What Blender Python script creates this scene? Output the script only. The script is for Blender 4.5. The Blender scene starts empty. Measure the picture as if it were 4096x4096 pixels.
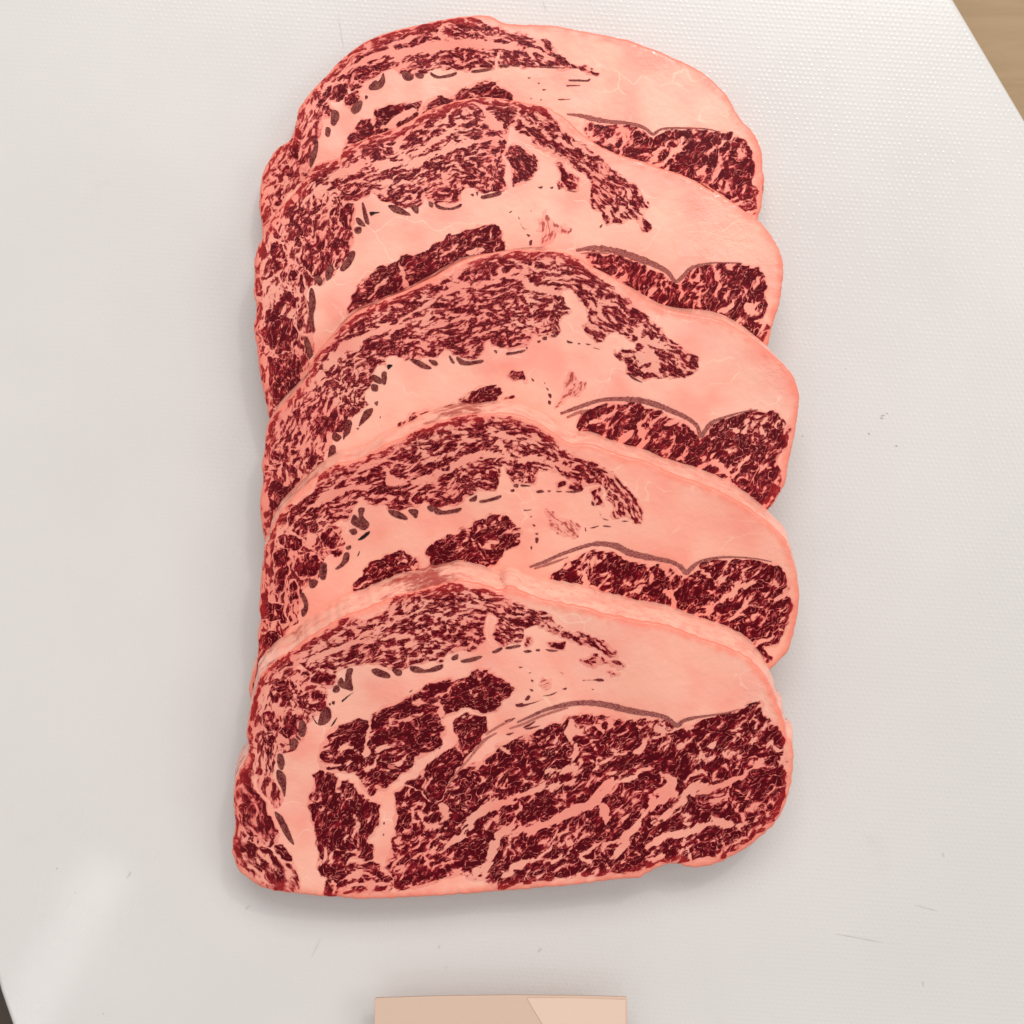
import bpy, math, random
import numpy as np
from mathutils import Vector
from mathutils.geometry import delaunay_2d_cdt

random.seed(7)
rng = np.random.default_rng(11)
scene = bpy.context.scene
col = scene.collection

# ------------------------------------------------------------------ camera, light, exposure
H = 0.55                       # camera height above the board (m)
cam_d = bpy.data.cameras.new('camera')
cam = bpy.data.objects.new('camera', cam_d)
col.objects.link(cam)
cam.location = (0, 0, H)
cam_d.sensor_fit = 'HORIZONTAL'
cam_d.angle = 2 * math.atan(0.2048 / H)
cam_d.clip_start = 0.01
cam_d.clip_end = 20
cam_d.dof.use_dof = True
cam_d.dof.focus_distance = H - 0.028
cam_d.dof.aperture_fstop = 8
scene.camera = cam

world = bpy.data.worlds.new('World')
scene.world = world
world.use_nodes = True
world.node_tree.nodes['Background'].inputs['Color'].default_value = (1.0, 0.97, 0.95, 1)
world.node_tree.nodes['Background'].inputs['Strength'].default_value = 0.56


def area(name, loc, target, sx, sy, power, color, roll=None):
    d = bpy.data.lights.new(name, 'AREA')
    d.shape = 'RECTANGLE'; d.size = sx; d.size_y = sy
    d.energy = power; d.color = color
    o = bpy.data.objects.new(name, d)
    col.objects.link(o)
    o.location = loc
    v = Vector(target) - Vector(loc)
    o.rotation_euler = v.to_track_quat('-Z', 'Y').to_euler()
    if roll is not None:
        o.rotation_euler = (0, 0, roll)
    return o


area('ceiling_panel', (0.20, 1.60, 2.0), (0.0, 0.0, 0), 2.0, 1.1, 38, (1.0, 0.955, 0.915))
area('ceiling_panel', (1.7, 0.3, 1.9), (0, 0, 0), 1.0, 1.0, 9, (1.0, 0.96, 0.93))
area('spot_lamp', (0.72, 1.38, 1.9), (0, 0, 0), 0.13, 0.13, 5.5, (1.0, 0.96, 0.92))
area('tube_lamp', (-0.68, -0.67, 1.5), (0, 0, 0), 0.07, 0.34, 0.30, (1.0, 0.98, 0.96), roll=-0.52)

scene.view_settings.view_transform = 'Standard'
scene.view_settings.look = 'None'
scene.view_settings.exposure = 0
scene.view_settings.gamma = 1
scene.render.engine = 'CYCLES'
scene.cycles.max_bounces = 5
scene.cycles.diffuse_bounces = 3
scene.cycles.glossy_bounces = 2

# ------------------------------------------------------------------ small helpers
TILES = {'A': (900, 2200), 'B': (2000, 2200), 'C': (900, 2900), 'D': (2000, 2900), 'E': (1000, 0),
         'F': (2000, 0), 'G': (1000, 700), 'H': (2000, 700), 'I': (1000, 1400), 'J': (2000, 1400)}


def P(s):
    """traced outline in survey tiles -> array of millimetres (x right, y up) on the board plane"""
    out = []; t = None; buf = []
    for w in s.split():
        if w.isalpha():
            t = w; continue
        buf.append(float(w))
        if len(buf) == 2:
            x, y = buf; buf = []
            if t == 'X':
                px, py = x, y
            else:
                px = TILES[t][0] + x / 1.61; py = TILES[t][1] + y / 1.61
            out.append(((px - 2048) * 0.1, (2048 - py) * 0.1))
    return np.array(out)


def smooth(pts, closed=True, step=1.0, tension=0.5):
    """Catmull-Rom resample"""
    n = len(pts); res = []
    m = n if closed else n - 1
    for i in range(m):
        p1, p2 = pts[i], pts[(i + 1) % n]
        p0 = pts[i - 1] if (closed or i > 0) else 2 * p1 - p2
        p3 = pts[(i + 2) % n] if (closed or i + 2 < n) else 2 * p2 - p1
        k = max(1, int(np.linalg.norm(p2 - p1) / step + 0.5))
        for j in range(k):
            t = j / k
            a = 2 * p1; b = p2 - p0; c = 2 * p0 - 5 * p1 + 4 * p2 - p3; d = -p0 + 3 * p1 - 3 * p2 + p3
            res.append(0.5 * (a + b * t + c * t * t + d * t ** 3))
    if not closed:
        res.append(pts[-1])
    return np.array(res)


def seg_dist(q, a, b):
    d = b - a; L = (d * d).sum(1) + 1e-9
    best = np.full(len(q), 1e9); bi = np.zeros(len(q), int); bt = np.zeros(len(q))
    for i in range(len(a)):
        t = np.clip(((q - a[i]) @ d[i]) / L[i], 0, 1)
        r = q - a[i] - t[:, None] * d[i]
        dist = np.hypot(r[:, 0], r[:, 1])
        m = dist < best
        best[m] = dist[m]; bi[m] = i; bt[m] = t[m]
    return best, bi, bt


def inside(q, poly):
    x, y = q[:, 0], q[:, 1]; c = np.zeros(len(q), bool)
    n = len(poly)
    for i in range(n):
        x1, y1 = poly[i]; x2, y2 = poly[(i + 1) % n]
        if y1 == y2: continue
        m = ((y1 > y) != (y2 > y)) & (x < (x2 - x1) * (y - y1) / (y2 - y1) + x1)
        c ^= m
    return c


def sdf(q, poly):
    d, _, _ = seg_dist(q, poly, np.roll(poly, -1, 0))
    return np.where(inside(q, poly), d, -d)


def mesh_obj(name, verts, faces, mat, parent=None, smooth_shade=True, attrs=None, props=None):
    me = bpy.data.meshes.new(name)
    me.from_pydata([tuple(map(float, v)) for v in verts], [], faces)
    if smooth_shade:
        me.polygons.foreach_set('use_smooth', [True] * len(me.polygons))
    for k, v in (attrs or {}).items():
        v = np.asarray(v, dtype=np.float32)
        if v.ndim == 1:
            me.attributes.new(k, 'FLOAT', 'POINT').data.foreach_set('value', v)
        else:
            me.attributes.new(k, 'FLOAT_VECTOR', 'POINT').data.foreach_set('vector', v.ravel())
    me.materials.append(mat)
    o = bpy.data.objects.new(name, me)
    col.objects.link(o)
    if parent: o.parent = parent
    for k, v in (props or {}).items(): o[k] = v
    return o


# ------------------------------------------------------------------ material kit
class N:
    def __init__(self, name):
        self.m = bpy.data.materials.new(name); self.m.use_nodes = True
        self.t = self.m.node_tree; self.bsdf = self.t.nodes['Principled BSDF']

    def node(self, kind, **kw):
        n = self.t.nodes.new(kind)
        for k, v in kw.items(): setattr(n, k, v)
        return n

    def link(self, a, sock):
        if isinstance(a, (int, float)): sock.default_value = a
        elif isinstance(a, tuple): sock.default_value = a if len(a) == len(sock.default_value) else tuple(a) + (1,)
        else: self.t.links.new(a, sock)

    def math(self, op, a, b=0.0, c=0.0, clamp=False):
        n = self.node('ShaderNodeMath', operation=op, use_clamp=clamp)
        for s, v in zip(n.inputs, (a, b, c)): self.link(v, s)
        return n.outputs[0]

    def vmath(self, op, a, b=(0, 0, 0)):
        n = self.node('ShaderNodeVectorMath', operation=op)
        self.link(a, n.inputs[0])
        if op == 'SCALE': self.link(b, n.inputs['Scale'])
        else: self.link(b, n.inputs[1])
        return n.outputs[0]

    def attr(self, name, vec=False, kind='GEOMETRY'):
        n = self.node('ShaderNodeAttribute', attribute_type=kind, attribute_name=name)
        return n.outputs['Vector' if vec else 'Fac']

    def noise(self, vec, scale, detail=2, rough=0.5, dist=0.0, color=False):
        n = self.node('ShaderNodeTexNoise')
        self.link(vec, n.inputs['Vector'])
        for k, v in (('Scale', scale), ('Detail', detail), ('Roughness', rough), ('Distortion', dist)): self.link(v, n.inputs[k])
        return n.outputs['Color' if color else 'Fac']

    def voronoi(self, vec, scale, feature='DISTANCE_TO_EDGE', rnd=1.0, out='Distance'):
        n = self.node('ShaderNodeTexVoronoi', feature=feature)
        self.link(vec, n.inputs['Vector']); self.link(scale, n.inputs['Scale']); self.link(rnd, n.inputs['Randomness'])
        return n.outputs[out]

    def ramp(self, v, a, b, lo=0.0, hi=1.0, smoothstep=True):
        n = self.node('ShaderNodeMapRange', interpolation_type='SMOOTHSTEP' if smoothstep else 'LINEAR')
        for k, x in (('Value', v), ('From Min', a), ('From Max', b), ('To Min', lo), ('To Max', hi)): self.link(x, n.inputs[k])
        return n.outputs[0]

    def mix(self, f, a, b):
        n = self.node('ShaderNodeMix', data_type='RGBA')
        self.link(f, n.inputs['Factor']); self.link(a, n.inputs[6]); self.link(b, n.inputs[7])
        return n.outputs[2]

    def bump(self, h, strength, dist, normal=None):
        n = self.node('ShaderNodeBump')
        self.link(h, n.inputs['Height']); self.link(strength, n.inputs['Strength']); self.link(dist, n.inputs['Distance'])
        if normal is not None: self.link(normal, n.inputs['Normal'])
        self.link(n.outputs[0], self.bsdf.inputs['Normal'])
        return n.outputs[0]

    def set(self, **kw):
        for k, v in kw.items(): self.link(v, self.bsdf.inputs[k.replace('_', ' ')])


FAT = (0.93, 0.325, 0.252)
FAT_PALE = (0.95, 0.465, 0.35)
FAT_RED = (0.91, 0.255, 0.185)
LEAN_DARK = (0.080, 0.0012, 0.0050)
LEAN = (0.225, 0.0070, 0.0150)
LEAN_RED = (0.34, 0.018, 0.020)


def fat_colour(k, pos, edge, tone, full=True):
    """pos in mm"""
    c = k.mix(k.ramp(k.noise(pos, 0.038, 2), 0.36, 0.64), FAT, FAT_PALE)
    c = k.mix(k.ramp(k.noise(k.vmath('ADD', pos, (77, 13, 0)), 0.06, 3, 0.55), 0.55, 0.80, 0, 0.45), c, FAT_RED)
    if full:
        lob = k.voronoi(k.vmath('ADD', pos, k.vmath('SCALE', k.noise(pos, 0.12, 2, color=True), 9.0)), 0.085, 'SMOOTH_F1')
        c = k.mix(k.ramp(lob, 0.15, 0.75, 0.42, 0.0), c, (0.96, 0.56, 0.445))
        # whitish hairline seams of connective tissue
        wp = k.vmath('ADD', pos, k.vmath('SCALE', k.noise(pos, 0.045, 3, 0.45, color=True), 26.0))
        v = k.voronoi(k.vmath('MULTIPLY', wp, (0.7, 1.3, 1.0)), 0.042)
        ln = k.math('MULTIPLY', k.ramp(v, 0.002, 0.013, 1, 0), k.ramp(k.noise(pos, 0.06, 3), 0.46, 0.62))
        c = k.mix(k.math('MULTIPLY', ln, 0.6), c, (0.96, 0.66, 0.50))
    # slightly redder, fresher rim of the slice
    en = k.math('ADD', edge, k.math('MULTIPLY', k.math('SUBTRACT', k.noise(pos, 0.22, 3), 0.5), 5.0))
    c = k.mix(k.ramp(en, 0.2, 4.4, 0.85, 0), c, (0.88, 0.195, 0.130))
    # slices differ a little in how pale / how red they are
    c = k.mix(k.ramp(tone, 0.0, 1.0, 0.0, 0.5, False), c, (0.94, 0.475, 0.365))
    c = k.mix(k.ramp(tone, -1.0, 0.0, 0.35, 0.0, False), c, (0.90, 0.31, 0.215))
    return c


def fat_material():
    k = N('steak_fat')
    pos = k.attr('mm', True); edge = k.attr('edge'); tone = k.attr('tone', kind='OBJECT')
    k.set(Base_Color=fat_colour(k, pos, edge, tone), Roughness=0.42)
    wet = k.math('MULTIPLY', k.attr('wet'), k.ramp(k.noise(pos, 0.35, 3, 0.6), 0.42, 0.6))
    k.set(Specular_IOR_Level=0.32, Coat_Weight=k.math('ADD', k.math('MULTIPLY', wet, 0.8), 0.08, clamp=True), Coat_Roughness=0.12)
    h = k.math('ADD', k.noise(pos, 0.3, 3, 0.5), k.math('MULTIPLY', k.noise(pos, 1.3, 2), k.math('MULTIPLY', wet, 1.1)))
    k.bump(h, 0.4, 0.0007)
    return k.m


def rim_material():
    k = N('steak_rim')
    pos = k.attr('mm', True); red = k.attr('red'); tone = k.attr('tone', kind='OBJECT')
    st = k.node('ShaderNodeMapping'); st.inputs['Scale'].default_value = (0.16, 0.38, 0.7)
    k.link(pos, st.inputs['Vector'])
    n = k.noise(st.outputs[0], 1.0, 4, 0.6)
    c = k.mix(k.ramp(n, 0.35, 0.65), (0.92, 0.47, 0.355), (0.90, 0.36, 0.275))
    c = k.mix(k.ramp(k.noise(st.outputs[0], 2.3, 3), 0.55, 0.75, 0, 0.45), c, (0.66, 0.17, 0.12))
    r = k.math('ADD', red, k.math('MULTIPLY', k.math('SUBTRACT', n, 0.5), 3.2))
    c = k.mix(k.ramp(r, 0.35, 1.2, 0, 0.9), c, (0.36, 0.035, 0.03))
    k.set(Base_Color=c, Roughness=0.34, Specular_IOR_Level=0.45, Coat_Weight=0.3, Coat_Roughness=0.15)
    k.bump(k.math('ADD', n, k.noise(pos, 1.2, 3)), 0.3, 0.0005)
    return k.m


def lean_material(name, au, av, thr, vein=0.5, veinw=0.02, ragged=1.0, soft=0.035, dark=0.0, strength=1.0, fine=0.3, lo=0.10, fd=3, cell=0.5, tint=0.28, tintc=(0.72, 0.20, 0.165)):
    """muscle: lean bundles along the grain (u, v in mm) with fat flecks and thin fat veins between"""
    k = N(name)
    pos = k.attr('mm', True); g = k.attr('grain', True); f = k.attr('f'); edge = k.attr('edge')
    tone = k.attr('tone', kind='OBJECT')
    warp = k.vmath('SCALE', k.vmath('SUBTRACT', k.noise(g, 0.11, 1, 0.5, color=True), (0.5, 0.5, 0.5)), 5.0)
    gw = k.vmath('ADD', g, warp)
    p = k.vmath('MULTIPLY', gw, (au, av, 1.0))
    n1 = k.noise(p, 1.0, fd, 0.55, 0.0)
    cells = k.voronoi(k.vmath('MULTIPLY', k.vmath('ADD', gw, (13.0, 7.0, 0.0)), (au * 0.85, av * 0.75, 1.0)), 1.0)
    # bundle outline and traced seams, frayed
    fr = k.math('ADD', f, k.math('MULTIPLY', k.math('SUBTRACT', n1, 0.5), 3.2 * ragged))
    body = k.ramp(fr, -0.2, 0.42)
    # fat flecks; fewer towards the middle of a bundle
    dens = k.noise(g, lo, 1, 0.5)
    t = k.math('ADD', thr, k.math('MULTIPLY', k.math('SUBTRACT', dens, 0.5), 0.26))
    v = k.math('ADD', k.math('SUBTRACT', n1, t), k.math('MULTIPLY', k.math('SUBTRACT', k.math('MINIMUM', cells, 0.3), 0.13), cell))
    fl = k.ramp(v, -soft, soft)
    # finest grain
    nf = k.noise(k.vmath('MULTIPLY', k.vmath('ADD', gw, (91, 17, 3)), (au * 3.0, av * 2.6, 1.0)), 1.0, 2, 0.55, 0.0)
    # thin veins
    n2 = k.noise(k.vmath('ADD', k.vmath('MULTIPLY', gw, (au * 0.9, av * 0.75, 1.0)), (31.7, 9.1, 4.2)), 1.0, 1, 0.5, 0.0)
    rg = k.math('ABSOLUTE', k.math('SUBTRACT', n2, 0.5))
    vw = k.math('ADD', k.math('MULTIPLY', k.math('MULTIPLY', k.ramp(n1, 0.66, 0.42, 0.25, 1.25), k.ramp(nf, 0.42, 0.60)), veinw), 0.0004)
    ve = k.ramp(k.math('DIVIDE', rg, vw), 0.5, 1.3, 1.0 - vein, 1.0)
    fi = k.ramp(nf, 0.34, 0.43, 1.0 - fine, 1.0)
    L = k.math('MULTIPLY', k.math('MULTIPLY', body, fl), k.math('MULTIPLY', ve, fi))
    L = k.math('MULTIPLY', L, k.ramp(f, -1.3, -0.6))
    L = k.math('MULTIPLY', L, strength)
    core = k.math('ADD', v, k.math('MULTIPLY', k.math('SUBTRACT', nf, 0.5), 0.20))
    core = k.math('ADD', core, k.math('MULTIPLY', k.math('SUBTRACT', k.noise(g, 0.22, 2), 0.5), 0.25))
    lc = k.mix(k.ramp(core, -0.02, 0.20), LEAN, LEAN_DARK)
    en = k.math('ADD', edge, k.math('MULTIPLY', k.math('SUBTRACT', k.noise(pos, 0.16, 2), 0.5), 9.0))
    lc = k.mix(k.ramp(en, 0.5, 6.0, 0.9, 0.0), lc, LEAN_RED)
    lc = k.mix(k.ramp(tone, 0.0, 1.0, 0.0, 0.16, False), lc, (0.42, 0.12, 0.13))
    if dark: lc = k.mix(dark, lc, (0.33, 0.045, 0.04))
    # thin fat over lean shows as a pinkish red transition
    fat = k.mix(tint, fat_colour(k, pos, edge, tone, False), tintc)
    mid = k.mix(0.62, fat, (0.50, 0.030, 0.045))
    c = k.mix(k.ramp(L, 0.0, 0.5, smoothstep=False), fat, mid)
    c = k.mix(k.ramp(L, 0.4, 0.95, smoothstep=False), c, lc)
    k.set(Base_Color=c, Roughness=k.ramp(L, 0, 1, 0.42, 0.38), Specular_IOR_Level=k.ramp(L, 0, 1, 0.26, 0.07))
    k.bump(k.noise(pos, 0.9, 2), 0.4, 0.0004)
    return k.m


def gristle_material(name, c1, c2, scale):
    k = N(name)
    pos = k.attr('mm', True)
    wp = k.vmath('ADD', pos, k.vmath('SCALE', k.noise(pos, 1.0, 2, color=True), 0.6))
    v = k.voronoi(wp, scale)
    c = k.mix(k.ramp(v, 0.03, 0.22), c2, c1)
    c = k.mix(k.ramp(k.noise(pos, 0.5, 3), 0.4, 0.7, 0, 0.5), c, (0.34, 0.115, 0.085))
    k.set(Base_Color=c, Roughness=0.5, Specular_IOR_Level=0.12)
    k.bump(v, 0.4, 0.0003)
    return k.m


def plain(name, c, rough=0.5, spec=0.3):
    k = N(name)
    tc = k.node('ShaderNodeTexCoord').outputs['Object']
    n = k.noise(tc, 900, 3)
    k.set(Base_Color=k.mix(n, tuple(x * 0.75 for x in c), tuple(min(1, x * 1.25) for x in c)), Roughness=rough, Specular_IOR_Level=spec)
    return k.m


M = {
    'fat': fat_material(), 'rim': rim_material(),
    'cap': lean_material('lean_cap', 0.25, 0.66, 0.432, vein=0.5, lo=0.11, fine=0.35, ragged=0.8, cell=0.4, soft=0.07, tint=0.36),
    'eye': lean_material('lean_eye', 0.165, 0.36, 0.378, vein=0.6, veinw=0.024, lo=0.07, cell=0.6, fine=0.3, ragged=1.0, fd=3, soft=0.06),
    'side': lean_material('lean_side', 0.22, 0.42, 0.395, vein=0.5, ragged=0.7, soft=0.06, cell=0.45, tint=0.4),
    'lobe': lean_material('lean_lobe', 0.17, 0.40, 0.345, vein=0.55, lo=0.08, cell=0.5, fine=0.35, ragged=0.9, fd=3, soft=0.06),
    'edge': lean_material('lean_edge', 0.16, 0.50, 0.505, vein=0.5, ragged=0.6, soft=0.06, cell=0.35, tint=0.35, dark=0.15),
    'wisp': lean_material('lean_wisp', 0.20, 0.75, 0.54, soft=0.09, dark=0.75, strength=0.75),
    'smear': lean_material('lean_smear', 0.12, 0.30, 0.415, vein=0.5, soft=0.11, dark=0.06, strength=0.97, fine=0.3),
    'pad': gristle_material('gristle_brown', (0.25, 0.046, 0.043), (0.075, 0.006, 0.010), 0.95),
    'band': gristle_material('gristle_band_brown', (0.47, 0.155, 0.132), (0.21, 0.038, 0.040), 1.3),
    'sinew': gristle_material('sinew_pink', (0.66, 0.225, 0.175), (0.36, 0.075, 0.065), 1.6),
    'slit': plain('slit_dark', (0.016, 0.004, 0.005), 0.6, 0.2),
    'fleck': plain('lean_fleck', (0.17, 0.017, 0.02), 0.45, 0.25),
}

# ------------------------------------------------------------------ setting: counter, board, card
def wood_material():
    k = N('counter_wood')
    tc = k.node('ShaderNodeTexCoord').outputs['Object']
    mp = k.node('ShaderNodeMapping'); mp.inputs['Rotation'].default_value = (0, 0, math.radians(58))
    mp.inputs['Scale'].default_value = (14, 190, 14)
    k.link(tc, mp.inputs['Vector'])
    n = k.noise(mp.outputs[0], 1.0, 5, 0.62, 0.6)
    n2 = k.noise(mp.outputs[0], 0.22, 3, 0.5)
    c = k.mix(k.ramp(n, 0.3, 0.7), (0.34, 0.235, 0.130), (0.39, 0.272, 0.155))
    c = k.mix(k.ramp(n2, 0.5, 0.75, 0, 0.5), c, (0.29, 0.195, 0.105))
    k.set(Base_Color=c, Roughness=0.55, Specular_IOR_Level=0.3)
    k.bump(n, 0.2, 0.0004)
    return k.m


def dark_corner_material():
    k = N('dark_brown')
    tc = k.node('ShaderNodeTexCoord').outputs['Object']
    mp = k.node('ShaderNodeMapping'); mp.inputs['Scale'].default_value = (120, 14, 14)
    k.link(tc, mp.inputs['Vector'])
    n = k.noise(mp.outputs[0], 1.0, 5, 0.6, 0.5)
    k.set(Base_Color=k.mix(n, (0.055, 0.040, 0.032), (0.10, 0.076, 0.062)), Roughness=0.5, Specular_IOR_Level=0.3)
    return k.m


def board_material():
    k = N('board_plastic')
    tc = k.node('ShaderNodeTexCoord').outputs['Object']
    mp = k.node('ShaderNodeMapping'); mp.inputs['Rotation'].default_value = (0, 0, math.radians(4))
    k.link(tc, mp.inputs['Vector'])
    sep = k.node('ShaderNodeSeparateXYZ'); k.link(mp.outputs[0], sep.inputs[0])
    wob = k.math('MULTIPLY', k.math('SUBTRACT', k.noise(tc, 260, 2), 0.5), 0.00045)
    px, py = 0.00208, 0.00182
    u = k.math('ADD', sep.outputs[0], wob); v = k.math('ADD', sep.outputs[1], wob)
    row = k.math('FLOOR', k.math('DIVIDE', v, py))
    off = k.math('MULTIPLY', k.math('MODULO', k.math('ABSOLUTE', row), 2.0), 0.5)
    fu = k.math('SUBTRACT', k.math('FRACT', k.math('ADD', k.math('DIVIDE', u, px), off)), 0.5)
    fv = k.math('SUBTRACT', k.math('FRACT', k.math('DIVIDE', v, py)), 0.5)
    r = k.math('SQRT', k.math('ADD', k.math('MULTIPLY', fu, fu), k.math('MULTIPLY', fv, fv)))
    dot = k.ramp(r, 0.05, 0.42, 1, 0)
    # worn smooth where knives work (towards the front and left), crisp elsewhere; both vary patchily
    wear = k.math('ADD', k.math('MULTIPLY', sep.outputs[0], 1.9), k.math('MULTIPLY', sep.outputs[1], 1.0))
    wear = k.math('ADD', wear, k.math('MULTIPLY', k.math('SUBTRACT', k.noise(tc, 9, 3), 0.5), 0.8))
    crisp = k.ramp(wear, -0.38, 0.22, 0.22, 1.0)
    cu = k.math('FLOOR', k.math('ADD', k.math('DIVIDE', u, px), off))
    cid = k.node('ShaderNodeCombineXYZ'); k.link(cu, cid.inputs[0]); k.link(row, cid.inputs[1])
    wn = k.node('ShaderNodeTexWhiteNoise', noise_dimensions='2D'); k.link(cid.outputs[0], wn.inputs['Vector'])
    amp = k.math('MULTIPLY', crisp, k.ramp(wn.outputs['Value'], 0.0, 1.0, 0.35, 1.5, False))
    fine = k.math('MULTIPLY', k.noise(tc, 1500, 2), 0.12)
    sm = k.node('ShaderNodeMapping'); sm.inputs['Rotation'].default_value = (0, 0, math.radians(-28)); sm.inputs['Scale'].default_value = (900, 12, 1)
    k.link(tc, sm.inputs['Vector'])
    scr = k.ramp(k.noise(sm.outputs[0], 1.0, 2, 0.6), 0.62, 0.72, 0.0, -0.35)
    hgt = k.math('ADD', k.math('ADD', k.math('MULTIPLY', dot, amp), fine), scr)
    blot = k.noise(tc, 7, 4, 0.55)
    c = k.mix(k.ramp(blot, 0.35, 0.7), (0.690, 0.672, 0.660), (0.660, 0.644, 0.632))
    c = k.mix(k.ramp(k.noise(tc, 26, 5, 0.65), 0.60, 0.78, 0, 0.22), c, (0.54, 0.49, 0.43))
    k.set(Base_Color=c, Roughness=k.ramp(k.noise(tc, 40, 3), 0.3, 0.7, 0.20, 0.30), Specular_IOR_Level=0.4, Coat_Weight=0.5, Coat_Roughness=0.09)
    k.bump(hgt, 0.36, 0.00015)
    return k.m


def prism(name, outline, z0, z1, bevel, mat, parent=None, label=None, cat=None):
    """solid slab with a rounded upper edge; outline in metres, counter-clockwise"""
    n = len(outline); verts = []; faces = []
    o = np.array(outline)
    nx = np.roll(o, -1, 0) - np.roll(o, 1, 0)
    nrm = np.stack([nx[:, 1], -nx[:, 0]], 1); nrm /= np.linalg.norm(nrm, axis=1)[:, None]
    rings = [(0, z0)]
    for j in range(7):
        a = math.pi / 2 * j / 6
        rings.append((-bevel * (1 - math.cos(a)), z1 - bevel + bevel * math.sin(a)))
    for ins, z in rings:
        for q, d in zip(o, nrm): verts.append((q[0] + d[0] * ins, q[1] + d[1] * ins, z))
    for r in range(len(rings) - 1):
        for i in range(n):
            a = r * n + i; b = r * n + (i + 1) % n
            faces.append((a, b, b + n, a + n))
    faces.append(tuple(range((len(rings) - 1) * n, len(rings) * n)))
    faces.append(tuple(reversed(range(n))))
    ob = mesh_obj(name, verts, faces, mat, parent)
    ob.data.polygons[len(ob.data.polygons) - 2].use_smooth = False
    return ob


def px(x, y, z=0.0):
    s = 1 - z / H
    return ((x - 2048) * 1e-4 * s, (2048 - y) * 1e-4 * s)


ZB = -0.022                     # counter top; board top is z = 0
counter = mesh_obj('counter', [(-1.5, -1.5, ZB), (1.5, -1.5, ZB), (1.5, 1.5, ZB), (-1.5, 1.5, ZB)], [(0, 1, 2, 3)], wood_material(), smooth_shade=False)
counter['kind'] = 'structure'
dk = [(-0.60, -0.60), (0.10, -0.60), (0.10, -0.24), (-0.205, -0.12), (-0.60, -0.12)]
corner_slab = prism('dark_corner_slab', dk, ZB + 0.0005, ZB + 0.004, 0.0012, dark_corner_material())  # thin dark brown slab over the counter at the front left corner
corner_slab['label'] = 'dark brown slab just showing under the front left corner of the board'
corner_slab['category'] = 'mat'  # category only; the slab makes the dark front left corner

# board outline: long right-hand edge runs off at an angle, front left corner is a wide curve
bo = smooth(np.array([px(3640, -300), px(3818, 0), px(3957, 235), px(4096, 470), px(4500, 1150), px(5000, 2000), px(5350, 2700),
                      px(5400, 3000), px(5250, 3300), px(4300, 4700), px(4000, 5000), px(3600, 5150), px(1000, 5150), px(520, 5000),
                      px(240, 4620), px(120, 4330), px(50, 4110), px(0, 3965), px(-28, 3850), px(-60, 3650), px(-95, 3000), px(-120, 1500),
                      px(-140, 200), px(-110, -400), px(100, -700), px(500, -800), px(3000, -800), px(3450, -600)]), True, 0.012)
bo = bo[::-1]
ar = 0.5 * np.sum(bo[:, 0] * np.roll(bo[:, 1], -1) - np.roll(bo[:, 0], -1) * bo[:, 1])
if ar < 0: bo = bo[::-1]
board = prism('cutting_board', [tuple(p) for p in bo], ZB + 0.0042, 0.0, 0.002, board_material())
board['label'] = 'white plastic cutting board with a dotted surface under the steaks'
board['category'] = 'cutting board'
scratch = plain('scratch_grey', (0.56, 0.53, 0.50), 0.5, 0.3)
speck = plain('speck_brown', (0.42, 0.37, 0.32), 0.6, 0.2)


def sliver(name, pts, w, mat, parent, z):
    p = np.array([px(*q) for q in pts]); d = p[-1] - p[0]; d /= np.linalg.norm(d); nn = np.array([-d[1], d[0]])
    v = []
    for i, q in enumerate(p):
        ww = w * (0.15 if i in (0, len(p) - 1) else 1)
        v += [(*(q + nn * ww / 2), z), (*(q - nn * ww / 2), z)]
    f = [(2 * i, 2 * i + 1, 2 * i + 3, 2 * i + 2) for i in range(len(p) - 1)]
    return mesh_obj(name, v, f, mat, parent, False)


for a, b, w in [((1245, 3830), (1283, 3752), 2.5), ((505, 3515), (525, 3485), 5), ((3660, 3620), (3750, 3645), 3), ((3340, 3735), (3530, 3770), 3),
                ((1752, 3795), (1760, 3780), 6), ((2150, 3808), (2166, 3790), 7), ((1782, 3874), (1786, 3864), 5), ((2170, 5), (2186, 46), 3),
                ((3768, 3410), (3776, 3428), 5), ((980, 3640), (1000, 3620), 3), ((1352, 60), (1376, 200), 2.5), ((3690, 3925), (3694, 3945), 5)]:
    a = np.array(a, float); b = np.array(b, float); m = (a + b) / 2 + rng.normal(0, 1.5, 2)
    sliver('knife_mark', [a, (a + m) / 2, m, (m + b) / 2, b], w * 1e-4, scratch, board, 0.00008)
for a, b, w in [((3520, 1671), (3534, 1675), 6), ((3522, 1664), (3540, 1661), 5), ((3546, 1652), (3551, 1656), 5), ((3472, 1732), (3480, 1738), 6),
                ((3581, 1781), (3590, 1786), 7), ((3380, 1474), (3384, 1476), 4), ((3207, 1744), (3213, 1747), 6), ((225, 3473), (230, 3475), 6),
                ((300, 3570), (303, 3572), 5), ((412, 4053), (416, 4055), 6)]:
    a = np.array(a, float); b = np.array(b, float); m = (a + b) / 2
    sliver('speck', [a, m, b], w * 1e-4, speck, board, 0.0001)

# plain beige card on a low foot at the bottom of the picture
def card_material(name, c1, c2):
    k = N(name)
    tc = k.node('ShaderNodeTexCoord').outputs['Object']
    n = k.noise(tc, 700, 3)
    k.set(Base_Color=k.mix(n, c1, c2), Roughness=0.7, Specular_IOR_Level=0.25)
    k.bump(k.noise(tc, 2500, 3), 0.15, 0.0002)
    return k.m


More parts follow.
